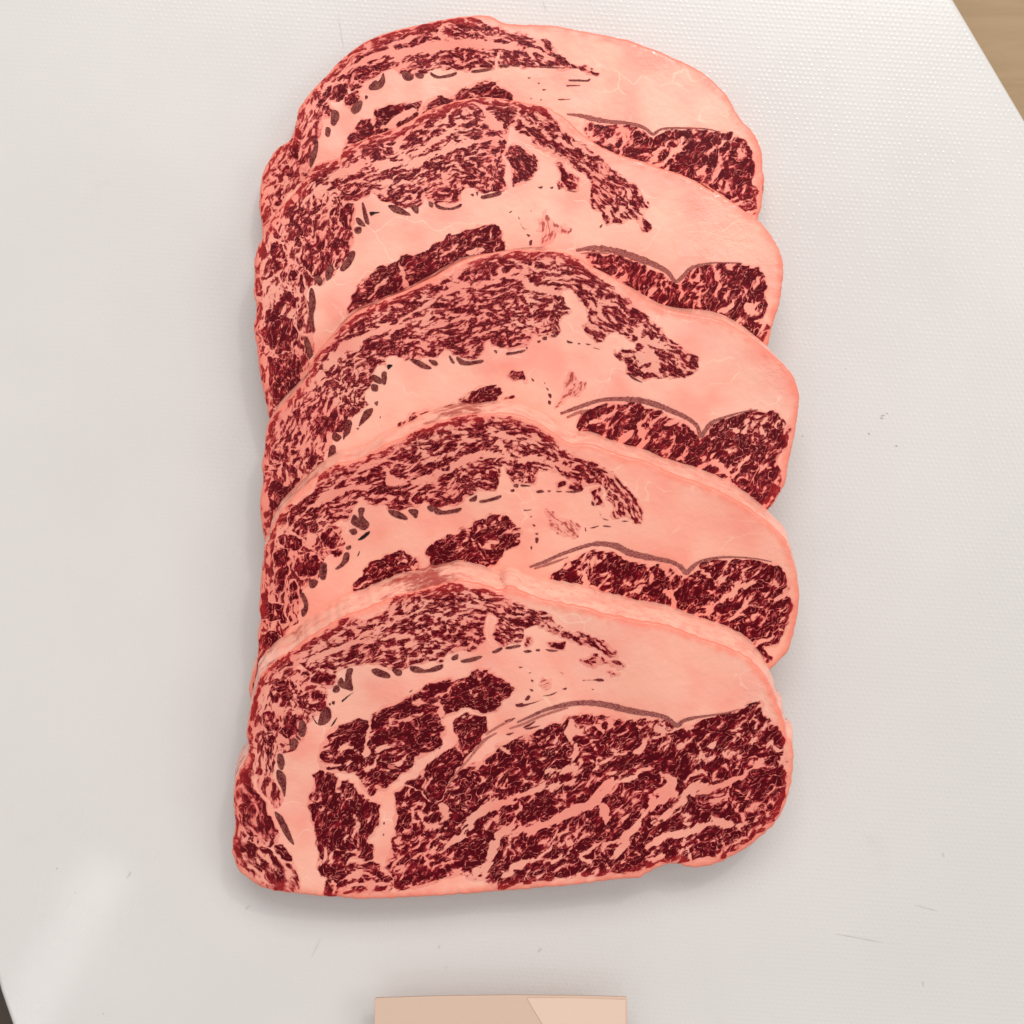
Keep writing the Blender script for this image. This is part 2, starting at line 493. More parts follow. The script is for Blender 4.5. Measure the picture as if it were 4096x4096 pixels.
card = bpy.data.objects.new('card', None); col.objects.link(card)
ZC = 0.016
cm = card_material('card_beige', (0.64, 0.468, 0.368), (0.67, 0.492, 0.388))
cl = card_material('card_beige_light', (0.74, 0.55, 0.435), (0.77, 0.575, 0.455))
top = [px(1497, 4700, ZC), px(2508, 4700, ZC), px(2509, 3996, ZC), px(2505, 3989, ZC), px(2300, 3984, ZC), px(2050, 3982, ZC), px(1750, 3986, ZC), px(1503, 3993, ZC), px(1498, 3999, ZC)]
prism('panel', top, ZC - 0.0012, ZC, 0.0003, cm, card)
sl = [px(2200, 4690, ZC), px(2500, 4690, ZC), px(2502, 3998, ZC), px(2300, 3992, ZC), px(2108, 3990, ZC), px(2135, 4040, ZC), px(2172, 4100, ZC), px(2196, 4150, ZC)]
prism('tone_step_sheet', sl, ZC + 0.0001, ZC + 0.0003, 0.0001, cl, card)  # stand-in sheet: the card's diagonal brightness step is put into its colour
prism('foot', [px(1750, 4650), px(2250, 4650), px(2250, 4350), px(1750, 4350)], 0.0, ZC - 0.0012, 0.0003, cm, card)
card['label'] = 'plain beige card with a paler diagonal half, at the bottom edge'
card['category'] = 'card'

# ------------------------------------------------------------------ steaks
T = 0.015                        # slice thickness (m)
SLOPE = 0.25
YF = {5: -0.150, 4: -0.090, 3: -0.030, 2: 0.030, 1: 0.090}


def smax0(s, k=0.006): return 0.5 * (s + np.sqrt(s * s + k * k))


def top_z(i, X, Y):
    s = smax0(SLOPE * (Y - YF[i]))
    cap = (i - 1) * T
    s = cap - smax0(cap - s) if i > 1 else 0 * s
    ph = i * 1.7
    lump = 0.0007 * np.sin(X * 62 + ph) * np.cos(Y * 55 + 2 * ph) + 0.0004 * np.sin(X * 130 + Y * 90 + 3 * ph)
    return T + s + lump


def project(i, q):
    """traced mm on the board plane -> points on the top of slice i"""
    xb = q[:, 0] * 1e-3; yb = q[:, 1] * 1e-3
    z = np.full(len(q), 0.03)
    for _ in range(40):
        X = xb * (1 - z / H); Y = yb * (1 - z / H)
        z = top_z(i, X, Y)
    return np.stack([X, Y, z], 1)


def normal_at(i, p):
    e = 1e-4
    dx = (top_z(i, p[:, 0] + e, p[:, 1]) - top_z(i, p[:, 0] - e, p[:, 1])) / (2 * e)
    dy = (top_z(i, p[:, 0], p[:, 1] + e) - top_z(i, p[:, 0], p[:, 1] - e)) / (2 * e)
    n = np.stack([-dx, -dy, np.ones(len(p))], 1)
    return n / np.linalg.norm(n, axis=1)[:, None]


EDGE_R = 1.6                     # rounded cut edge, mm


def edge_drop(d):
    d = np.clip(d, 0, EDGE_R)
    return (EDGE_R - np.sqrt(np.maximum(EDGE_R ** 2 - (EDGE_R - d) ** 2, 0))) * 1e-3


WOB = {k: [(rng.normal(0, 1, 2) * sc, rng.uniform(0, 6.28)) for sc in (0.45, 0.6, 0.8, 1.0, 1.3, 1.7)] for k in (1, 2, 3)}


def wobble(q, k):
    return sum(np.sin(q @ w + ph) for w, ph in WOB[k]) * 0.45


# places where the fat is moist: (x, y, radius) on the survey
WET = {1: [(2650, 215, 90), (2970, 490, 60), (3045, 700, 60)], 2: [(2900, 940, 170), (3090, 1080, 120), (2800, 830, 80)],
       3: [(3120, 1480, 90)], 4: [(3150, 2250, 80)], 5: [(3060, 2780, 90)]}


class Steak:
    def __init__(self, i, outline, label, tone, flare, red):
        self.i = i; self.tone = tone; self.count = 0
        o = smooth(P(outline), True, 0.9)
        if 0.5 * np.sum(o[:, 0] * np.roll(o[:, 1], -1) - np.roll(o[:, 0], -1) * o[:, 1]) < 0: o = o[::-1]
        nx = np.roll(o, -1, 0) - np.roll(o, 1, 0)
        nr = np.stack([nx[:, 1], -nx[:, 0]], 1); nr /= np.linalg.norm(nr, axis=1)[:, None] + 1e-9
        s = np.arange(len(o)) * 2 * np.pi / len(o)
        wob = sum(rng.normal(0, 1) * np.sin(s * kf + rng.uniform(0, 6)) for kf in (37, 53, 71, 97, 120, 151, 190)) * 0.035
        o = o + nr * wob[:, None]
        self.o = o; self.nr = nr; self.oc = o[::3]
        self.root = bpy.data.objects.new('steak', None); col.objects.link(self.root)
        self.root.location = (0, 0, 0)
        self.root['label'] = label; self.root['category'] = 'steak'; self.root['group'] = 'overlapping marbled steak slices'
        self.slab(); self.rim(flare, red)

    def add(self, name, v, f, mat, attrs):
        return mesh_obj(name, v, f, M[mat], self.root, True, attrs, {'tone': self.tone})

    def mm(self, q): return np.column_stack([q[:, 0], q[:, 1], np.full(len(q), self.i * 37.0)])

    def wetness(self, q, e):
        w = 0.55 * np.exp(-(e / 1.6) ** 2)
        for x, y, r in WET.get(self.i, ()):
            c = np.array([(x - 2048) * 0.1, (2048 - y) * 0.1])
            w = np.maximum(w, np.exp(-((q - c) ** 2).sum(1) / (r * 0.1) ** 2))
        return w

    def slab(self):
        o = self.o
        lo, hi = o.min(0), o.max(0)
        st = 2.1; pts = []
        ys = np.arange(lo[1], hi[1], st * 0.87)
        for r, y in enumerate(ys):
            xs = np.arange(lo[0] + (r % 2) * st / 2, hi[0], st)
            pts.append(np.column_stack([xs, np.full(len(xs), y)]))
        g = np.concatenate(pts)
        rings = [o - self.nr * d for d in (0.35, 0.8, 1.4)]
        d = sdf(g, o); g = g[d > 2.2]
        extra = []
        for rg, dd in zip(rings, (0.35, 0.8, 1.4)):
            rg = rg[::(1 if dd < 1 else 2)]
            sd = sdf(rg, o); extra.append(rg[sd > dd * 0.85])
        allp = np.concatenate([o] + extra + [g])
        n = len(o)
        r = delaunay_2d_cdt([Vector(p) for p in allp], [(k, (k + 1) % n) for k in range(n)], [], 1, 1e-5)
        q = np.array([tuple(v) for v in r[0]]); faces = [tuple(f) for f in r[2]]
        # keep the triangles upright
        fa = np.array(faces); a, b, c = q[fa[:, 0]], q[fa[:, 1]], q[fa[:, 2]]
        cr = (b[:, 0] - a[:, 0]) * (c[:, 1] - a[:, 1]) - (b[:, 1] - a[:, 1]) * (c[:, 0] - a[:, 0])
        faces = [f if s > 0 else f[::-1] for f, s in zip(faces, cr)]
        e = np.maximum(sdf(q, o), 0)
        p = project(self.i, q); p[:, 2] -= edge_drop(e)
        self.add('fat_slab', p, faces, 'fat', {'mm': self.mm(q), 'edge': e, 'wet': self.wetness(q, e)})

    def rim(self, flare, red):
        o = self.o; n = len(o)
        p = project(self.i, o); nm = normal_at(self.i, p)
        p[:, 2] -= edge_drop(np.zeros(1))[0]
        back = np.clip(self.nr[:, 1], 0, 1)
        out3 = np.column_stack([self.nr, np.zeros(n)])
        s = np.arange(n) * 2 * np.pi / n
        w = sum(rng.normal(0, 1) * np.sin(s * kf + rng.uniform(0, 6)) for kf in (9, 14, 23, 41)) * 0.16
        rd = np.zeros(n)
        for x0, x1 in red:
            xx = o[:, 0] * 10 + 2048
            rd = np.maximum(rd, np.clip(np.minimum(xx - x0, x1 - xx) / 160, 0, 1) * (self.nr[:, 1] > 0.1))
        rd = np.maximum(rd, 0.5 * (self.nr[:, 0] < -0.6))
        vs, mm, rr = [], [], []
        L = 9
        for k in range(L):
            q = k / (L - 1)
            out = (0.5 * np.sin(math.pi * q) + flare * back * (0.75 * np.sin(math.pi * q * 0.62) + 0.25 * q) + w * np.sin(math.pi * q) * (0.4 + back)) * 1e-3
            pp = p + out3 * out[:, None] - nm * (T * 0.90 * q)
            pp[:, 2] = np.maximum(pp[:, 2], 0.0004)
            vs.append(pp); mm.append(np.column_stack([s / (2 * np.pi) * 620, np.full(n, q * 15), np.full(n, self.i * 9.0)])); rr.append(rd)
        f = []
        for k in range(L - 1):
            for j in range(n):
                a = k * n + j; b = k * n + (j + 1) % n
                f.append((a, a + n, b + n, b))
        f.append(tuple(range((L - 1) * n, L * n))[::-1])
        self.add('rim', np.concatenate(vs), f, 'rim', {'mm': np.concatenate(mm), 'red': np.concatenate(rr)})

    def place(self, q, lift):
        p = project(self.i, q)
        e = np.maximum(sdf(q, self.oc), 0)
        p[:, 2] += lift * 1e-3 - edge_drop(e)
        return p, e

    def muscle(self, name, outline, mat, angle=0.0, spine=None, seams=(), step=0.75, grow=0.0, low=0.0):
        poly = smooth(P(outline), True, 2.2)
        lo, hi = poly.min(0) - 1.6, poly.max(0) + 1.6
        xs = np.arange(lo[0], hi[0] + step, step); ys = np.arange(lo[1], hi[1] + step, step)
        gx, gy = np.meshgrid(xs, ys); q = np.column_stack([gx.ravel(), gy.ravel()])
        qw = q + 0.55 * np.column_stack([wobble(q, 1), wobble(q, 2)])
        wv = np.clip(wobble(q, 3), -1.2, 1.2)
        sd = sdf(qw, poly) + grow
        so = sdf(q, self.oc)
        ok = (sd > -1.25) & (so > 0.0)
        f = sd.copy()
        for s, w in seams:
            sp = smooth(P(s), False, 3.0)
            d, bi, bt = seg_dist(qw, sp[:-1], sp[1:])
            t = (bi + bt) / (len(sp) - 1)
            hw = w / 1.61 * 0.1 / 2 * (0.45 + 0.75 * np.sin(np.pi * np.clip(t, 0.06, 0.94)) ** 0.6) * (1 + 0.55 * wv)
            f = np.minimum(f, d - hw)
        if spine:
            sp = smooth(P(spine), False, 3.0)
            d, bi, bt = seg_dist(q, sp[:-1], sp[1:])
            ln = np.linalg.norm(sp[1:] - sp[:-1], axis=1); cum = np.concatenate([[0], np.cumsum(ln)])
            t = (sp[1:] - sp[:-1]) / ln[:, None]
            rel = q - sp[bi]
            u = cum[bi] + np.einsum('ij,ij->i', rel, t[bi])
            v = t[bi][:, 0] * rel[:, 1] - t[bi][:, 1] * rel[:, 0]
        else:
            a = math.radians(angle)
            u = q[:, 0] * math.cos(a) + q[:, 1] * math.sin(a); v = -q[:, 0] * math.sin(a) + q[:, 1] * math.cos(a)
        grain = np.column_stack([u, v, np.full(len(q), self.i * 7.3 + len(name))])
        nxx, nyy = len(xs), len(ys)
        idx = np.arange(nxx * nyy).reshape(nyy, nxx)
        a, b, c, d4 = idx[:-1, :-1].ravel(), idx[:-1, 1:].ravel(), idx[1:, 1:].ravel(), idx[1:, :-1].ravel()
        m = ok[a] & ok[b] & ok[c] & ok[d4]
        fa = np.column_stack([a, b, c, d4])[m]
        if len(fa) == 0: return None
        used = np.unique(fa); remap = np.full(len(q), -1); remap[used] = np.arange(len(used))
        fa = remap[fa]; q = q[used]
        lift = np.clip(sd[used] + 0.55, -0.5, 0.7) * 0.16 - low + 0.012 * (self.count % 5)
        self.count += 1
        p, e = self.place(q, lift)
        return self.add(name, p, fa.tolist(), mat, {'mm': self.mm(q), 'edge': e, 'f': f[used], 'grain': grain[used]})

    def patch(self, name, outline, mat, lift=0.21):
        o = smooth(P(outline), True, 0.6)
        o = o + rng.normal(0, 0.05, o.shape)
        n = len(o)
        if n < 3: return
        r = delaunay_2d_cdt([Vector(p) for p in o], [(k, (k + 1) % n) for k in range(n)], [], 1, 1e-5)
        q = np.array([tuple(v) for v in r[0]])
        faces = [tuple(f) for f in r[2]]
        fx = []
        for f in faces:
            a, b, c = q[f[0]], q[f[1]], q[f[2]]
            fx.append(f if (b[0] - a[0]) * (c[1] - a[1]) - (b[1] - a[1]) * (c[0] - a[0]) > 0 else f[::-1])
        p, e = self.place(q, lift)
        return self.add(name, p, fx, mat, {'mm': self.mm(q), 'edge': e})

    def band(self, name, path, widths, mat, lift=0.23):
        c = P(path); w = np.array(widths, float) / 1.61 * 0.1 * 0.5 * 1.45
        if len(w) == 1: w = np.full(len(c), w[0])
        cc = smooth(np.column_stack([c, w])[:, :3], False, 0.8)
        c, w = cc[:, :2], np.maximum(cc[:, 2], 0.05)
        w = w * (1 + rng.normal(0, 0.10, len(w)))
        t = np.gradient(c, axis=0); t /= np.linalg.norm(t, axis=1)[:, None] + 1e-9
        nn = np.column_stack([-t[:, 1], t[:, 0]])
        q = np.empty((len(c) * 3, 2))
        q[0::3] = c + nn * w[:, None]; q[1::3] = c; q[2::3] = c - nn * w[:, None]
        f = []
        for k in range(len(c) - 1):
            a = 3 * k
            f += [(a, a + 1, a + 4, a + 3), (a + 1, a + 2, a + 5, a + 4)]
        p, e = self.place(q, lift)
        return self.add(name, p, f, mat, {'mm': self.mm(q), 'edge': e})


def pads(st, tile_strings, name='gristle_pad', mat='pad'):
    for s in tile_strings.split(';'):
        s = s.strip()
        if s: st.patch(name, s, mat)

# ---- slice 1: rearmost, lies flat
s = Steak(1, '''G 75 380 70 300 55 200 60 100 70 20 E 75 1120 100 1060 170 950 240 910 280 840 310 700 340 650 400 570 480 490 560 400 640 330 740 260 860 210 960 180
 1080 155 1140 140 1260 115 1320 105 1400 95 1500 90 1560 100 1640 140 1760 150 1932 155 F 420 170 520 190 660 215 800 245 860 260 920 285 1020 320 1130 370 1240 420
 1340 485 1420 560 1480 630 1520 710 1570 780 1620 830 1660 890 1690 980 1695 1080 1705 1150 1700 1240 H 1700 40 1690 180 1670 260 X 2980 1050 2700 1160 2200 1180 1600 1180 1250 1140 1080 1060 1047 975''',
 'rearmost steak slice, at the top, lying flat under all the others', 0.1, 0.6, [(1200, 1900)])
SP1 = 'E 100 1150 250 920 420 680 600 470 900 330 1250 270 1600 270 F 300 360 640 490 900 620'
s.muscle('cap_muscle', '''E 440 540 520 460 620 360 720 290 860 220 1000 190 1140 150 1260 120 1340 110 1480 130 1560 170 1680 200 1800 240 1932 270 F 340 290 370 350 480 410 580 440 640 470
 640 490 560 470 480 440 400 440 300 430 200 430 80 430 0 430 E 1610 340 1580 340 1570 440 1480 440 1400 450 1290 450 1190 440 1140 470 1080 490 960 470 940 440 870 460 800 500 700 530 620 560 560 520 500 520''',
 'cap', spine=SP1, seams=[('E 560 490 700 410 860 350 1000 330 1200 300 1400 285 1600 290 1800 315', 38), ('E 958 340 955 460', 10), ('E 860 300 980 270 1100 220', 16),
 ('E 1240 140 1220 220 1300 260', 14), ('F 0 310 200 330 340 380', 16), ('E 620 430 700 350 800 310', 14), ('E 1390 350 1380 440', 10)])
for o_ in ['E 450 600 520 560 600 540 630 600 580 640 500 650 450 740 440 680', 'E 610 620 680 580 720 640 660 710 610 680', 'E 480 660 540 700 530 760 480 760 450 720',
           'E 390 610 415 620 400 710 385 690', 
           'E 180 1080 240 1030 250 1100 270 1180 200 1110', 'E 330 690 360 680 350 750 320 760', 'E 310 720 340 740 300 830 280 860', 'E 165 1200 220 1190 240 1260 G 200 100 220 140 190 190 150 200 150 120',
           'E 640 520 720 500 730 550 660 570']:
    s.muscle('side_muscle', o_, 'side', spine=SP1)
s.muscle('side_muscle', 'E 80 1150 110 1060 180 960 240 950 230 980 170 1010 130 1100 90 1200', 'lobe', angle=75)
s.muscle('side_muscle', 'E 250 960 280 860 310 800 340 830 330 960 300 1040 260 1010', 'lobe', angle=75)
s.muscle('lobe_muscle', '''E 600 950 660 860 720 780 790 770 800 730 860 690 980 660 1100 660 1120 690 1160 640 1230 620 1290 640 1340 590 1430 550 1500 510 1560 510 1620 560 1690 600
 1660 700 1500 760 1200 820 950 900 700 1000''', 'lobe', angle=25, seams=[('E 795 740 800 830', 10), ('E 1110 690 1100 760', 14), ('E 1310 620 1300 700', 10), ('E 840 840 960 780 1060 720', 30)])
s.muscle('eye_muscle', '''F 540 790 620 800 720 810 820 810 900 830 970 880 1020 870 1080 840 1200 835 1320 835 1420 850 1520 870 1590 920 1620 1010 1640 1090 1630 1180 1660 1220 1650 1288 H 1665 80 1655 180 1640 260
 1560 300 1400 260 1200 140 F 1200 1240 900 1120 700 1020 580 900''', 'eye', angle=38, seams=[('F 770 990 800 900 790 860', 26), ('F 790 930 850 890', 26), ('F 1060 1040 1120 970 1190 930', 26),
 ('F 1190 930 1180 880', 16), ('F 1410 950 1420 1050 1380 1140', 18), ('F 1000 1030 1020 980', 16), ('F 1280 1110 1330 1060', 20), ('F 1420 940 1500 870', 12)])
s.band('gristle_band', 'F 430 735 520 745 620 770 720 785 800 790 880 805 940 830 985 865 1030 835 1100 825 1200 825 1320 830 1420 850', [5, 16, 20, 16, 14, 13, 13, 14, 10, 8, 6, 5, 3], 'band')
pads(s, '''E 530 710 570 720 575 760 545 810 520 790; E 490 820 520 830 510 880 485 870; E 650 700 700 650 725 660 710 710 670 735; E 765 560 800 520 830 520 860 470 870 530 840 570 780 580;
 E 980 465 1030 470 1055 500 1030 520 990 510; E 1065 470 1120 480 1110 505 1075 500; E 1165 465 1220 490 1330 465 1310 490 1220 505 1170 490; E 1430 455 1550 440 1540 455 1440 470;
 E 410 890 440 910 430 1000 390 1080 385 1000 410 950; F 0 420 60 415 50 435 10 430; F 80 425 130 420 120 430; F 250 432 330 430 420 440 300 438; E 740 620 755 615 760 630 745 640''')
pads(s, '''F 440 515 500 512 560 515 580 505 570 525 450 522; F 425 548 520 550 430 556; F 370 640 460 638 380 645; F 270 575 300 575 280 585; F 175 500 200 500 185 507;
 F 240 535 258 535 250 542; F 195 630 205 632 200 640; F 258 640 272 640 262 650''', 'lean_fleck', 'fleck')

s.muscle('margin_muscle', 'G 80 330 60 150 E 85 1130 180 950 290 830 320 700 420 570 560 420 700 300 860 215 760 330 640 450 560 540 500 620 470 780 440 900 400 1040 380 1100 330 1160 G 200 180 130 330', 'edge', spine=SP1, low=0.07)

# ---- slice 2
s = Steak(2, '''I 125 470 100 350 80 260 65 180 50 80 40 0 G 40 1100 20 980 40 860 20 760 25 640 25 540 50 450 80 390 110 310 160 240 220 170 300 90 E 380 1100 450 1040 560 1020 590 970 650 930
 780 870 880 840 980 800 1080 740 1180 690 1300 650 1420 625 1550 620 1700 640 1850 670 1932 690 F 360 715 420 750 500 830 560 880 640 930 740 980 840 1010 940 1040 1050 1080 1150 1110 1280 1170 1380 1230
 H 1300 40 1400 100 1500 170 1600 240 1680 300 1740 370 1790 450 1820 530 1830 620 1820 720 1800 840 1770 930 1740 1040 1720 1110 X 2950 1620 2600 1740 2100 1770 1600 1780 1300 1770 1120 1740 1080 1700''',
 'second steak slice from the top, with a shiny pale right end', 0.2, 1.0, [(1060, 2200)])
SP2 = 'G 60 1000 120 700 200 400 E 400 1150 700 1000 1000 900 1300 820 1600 800 F 150 850 450 1010 700 1180 H 850 150 1000 330'
s.muscle('cap_muscle', '''E 230 1250 330 1150 400 1070 540 1020 570 1050 600 970 700 910 860 860 1000 820 1080 770 1120 740 1280 670 1420 640 1560 630 1700 650 1850 680 1920 700 F 310 730 400 830 520 920
 620 1000 700 1070 800 1140 880 1210 930 1288 H 880 90 960 210 900 230 970 320 970 360 920 365 900 300 840 290 780 310 680 310 650 240 580 190 590 110 580 30 F 570 1130 520 1100 450 1060 400 1000 330 950 220 900
 120 850 80 800 E 1660 840 1640 980 1630 1100 1640 1220 1600 1230 1500 1240 1380 1200 1350 1288 G 1360 160 1280 180 1180 170 1110 130 1110 190 1060 210 940 190 850 160 820 120 790 100 720 160 640 170 570 190 570 350
 540 370 500 340 520 250 560 170 590 110 520 100 470 130 450 300 400 260 390 380 330 390 280 330 220 330 200 250 240 140''', 'cap', spine=SP2,
 seams=[('E 440 1240 560 1130 720 1080 900 1060 1040 1050 1200 980 1340 940 1520 900 1600 900', 42), ('E 560 1050 620 1130', 12), ('E 1000 1030 940 960 1000 870 1120 810', 28), ('E 1040 1020 1150 930 1260 860 1360 780', 22),
 ('E 1120 840 1220 800 1290 720', 18), ('E 760 940 700 1010 780 1040', 16), ('E 1480 660 1540 760 1640 860', 30), ('G 600 120 780 60 1000 40 1100 20', 14), ('E 600 1190 700 1170 820 1180 960 1200', 16),
 ('F 80 740 200 800 330 880 480 960', 16), ('F 400 830 520 960 620 1060 760 1160', 14), ('H 600 20 680 90 780 160', 14), ('G 280 100 300 200', 14), ('G 440 60 380 140 320 200', 14), ('E 1640 1000 1560 990 1440 970', 14),
 ('H 690 210 720 300', 22), ('H 790 200 760 270', 18), ('G 1110 40 1120 130', 8)])
s.muscle('cap_muscle', 'E 1660 950 1740 940 1850 1040 1840 1110 1780 1160 1700 1180 1690 1080 1660 1020', 'lobe', spine=SP2)
s.muscle('cap_muscle', 'F 345 1045 400 1035 430 1100 500 1150 500 1220 440 1230 380 1200 390 1120', 'side', spine=SP2)
s.muscle('cap_muscle', 'F 200 900 260 910 330 950 420 1010 430 1040 350 990 240 940', 'cap', spine=SP2)
for o_ in ['G 400 420 450 360 490 400 480 470 540 520 530 600 480 640 400 660 350 600 300 560 330 480', 'G 510 430 570 400 640 430 650 480 600 560 560 600 510 540', 'G 140 450 190 430 220 500 200 600 160 640 140 560',
           'G 30 600 70 700 80 800 40 770', 'G 250 580 290 570 310 680 250 690', 'G 120 760 210 740 290 760 300 870 200 910 120 900 150 820', 
           'I 60 80 100 120 105 190 70 220', 'G 570 220 640 180 680 220 660 300 680 360 620 350 580 300',
           'G 380 330 410 330 405 390 370 380', 'G 120 310 160 350 230 420 220 450 150 400', 'G 290 400 340 410 330 470 280 460', 'G 300 600 350 680 350 830 320 740', 'G 220 600 250 640 200 740 160 760 210 680']:
    s.muscle('side_muscle', o_, 'side', angle=70)
s.muscle('side_muscle', 'G 120 1170 230 1180 300 1150 330 1230 I 330 160 290 260 220 340 180 380 120 290 130 130 120 60', 'lobe', angle=75)
s.muscle('side_muscle', 'G 60 1020 100 940 120 860 240 900 290 960 310 1080 250 1140 170 1150 90 1100', 'lobe', angle=75)
s.muscle('side_muscle', 'G 290 880 320 900 350 1020 390 1190 350 1130 310 980', 'smear', angle=100)
s.muscle('lobe_muscle', '''G 640 890 650 820 700 720 760 660 830 600 930 570 960 530 1060 500 1100 510 1200 440 1320 380 1440 340 1540 320 1600 330 1640 420 1640 460 1600 540 1480 600 1380 650 1290 700
 1200 760 1080 800 900 880 760 940''', 'lobe', angle=30, seams=[('G 955 540 980 620 1000 700', 16), ('G 760 800 840 700 880 660', 14), ('G 1200 520 1280 500 1340 440', 16), ('G 1540 330 1560 430', 12), ('G 1400 500 1500 480', 26)])
s.muscle('wisp_muscle', 'H 240 360 270 250 300 235 330 290 350 330 420 315 460 330 440 380 360 350 330 420 270 460 290 380', 'wisp', angle=80)
s.muscle('eye_muscle', '''H 560 510 640 500 740 520 860 550 960 600 1060 640 1120 700 1170 690 1230 610 1300 580 1400 570 1520 565 1640 590 1700 650 1720 780 1720 900 1660 955 1730 960 1720 1020 1690 1090 1640 1120
 1500 1080 1300 1000 1000 900 700 740''', 'eye', angle=55, seams=[('H 1385 570 1400 700 1390 780', 20), ('H 1270 640 1290 700 1330 700', 14), ('H 950 770 1010 720', 18), ('H 1240 860 1280 780 1360 730', 26),
 ('H 1420 880 1500 840 1500 800', 22), ('H 1590 850 1640 880', 44), ('H 1640 945 1740 950', 18), ('H 1040 680 1050 760', 12), ('H 1640 760 1660 660', 14), ('H 1440 920 1500 960', 26), ('H 1420 720 1500 690', 10)])
s.band('gristle_band', 'H 490 485 600 470 700 480 800 505 900 540 1000 580 1080 625 1130 685 1180 650 1230 600 1320 575 1400 565 1560 568', [10, 22, 26, 28, 28, 24, 18, 16, 16, 16, 10, 5, 3], 'band')
s.band('sinew', 'H 520 505 620 498 700 505', [4, 8, 4], 'sinew')
pads(s, '''G 385 740 410 740 425 830 410 900 415 1000 395 1000 380 880; G 350 1040 380 1060 405 1150 385 1190 355 1110; G 415 670 440 645 470 680 450 715; G 485 620 520 570 540 600 530 650 495 680;
 G 580 600 620 540 650 490 680 500 660 560 620 610 590 620; G 675 340 715 335 715 370 680 375; G 680 280 710 280 745 330 700 320; G 720 180 740 200 770 310 745 310 730 260; G 890 195 950 200 1030 250 1020 262 930 240;
 G 1030 195 1080 200 1085 245 1060 240; G 1150 170 1180 180 1175 210 1155 200; G 1190 180 1240 205 1300 210 1360 185 1360 205 1290 225 1210 215; G 1420 125 1440 120 1440 138; G 1455 110 1468 108 1465 135;
 G 1490 135 1550 120 1610 105 1610 130 1500 155; G 1690 65 1705 65 1695 80; G 1715 35 1745 30 1735 50; G 1760 30 1810 28 1770 40; H 245 80 275 72 270 88; H 320 80 345 78 335 90; H 372 85 392 85 380 95; H 430 95 500 110 450 105''')
pads(s, '''H 118 265 128 285 122 285; H 132 312 150 340 172 352 150 345; H 170 380 195 388 185 396; H 190 425 208 420 202 455 190 450; H 196 228 204 230 200 238; H 55 240 80 230 70 242; H 640 335 660 315 650 340''', 'lean_fleck', 'fleck')
pads(s, 'G 770 240 810 238 840 240 800 252 780 265', 'slit', 'slit')

s.muscle('margin_muscle', 'I 115 440 70 200 50 60 G 30 980 45 860 30 700 40 500 120 320 240 160 380 20 460 60 560 120 600 200 660 380 640 500 560 620 480 700 390 720 370 800 410 1000 400 1180 I 330 180 250 320 170 400', 'edge', spine=SP2, low=0.07)

# ---- slice 3
s = Steak(3, '''I 90 1240 75 1150 60 1020 65 930 80 860 75 780 70 740 90 640 95 540 120 450 190 360 260 290 330 210 370 150 380 60 G 390 1200 450 1120 500 1060 590 960 680 880 800 830 870 790 1000 740 1080 700
 1200 640 1300 580 1380 540 1480 510 1600 490 1720 475 1850 480 1932 485 H 440 500 520 540 600 590 700 640 800 700 900 770 980 815 1080 860 1200 885 1300 900 1420 930 1500 970 1600 1030 1700 1100
 J 1800 60 1850 110 1900 180 1925 260 1932 330 1915 460 1900 560 1880 650 1860 740 1840 860 1800 930 1760 1000 1720 1040 X 2950 2230 2650 2350 2200 2380 1700 2390 1300 2370 1100 2280 1055 2205''',
 'middle steak slice of the five, densely flecked on its left', 0.2, 1.3, [(1200, 2270)])
SP3 = 'I 90 1000 150 700 270 420 G 420 1250 650 1080 1000 950 1300 880 1600 800 1850 760 H 400 740 700 900 1000 1080 J 1250 100'
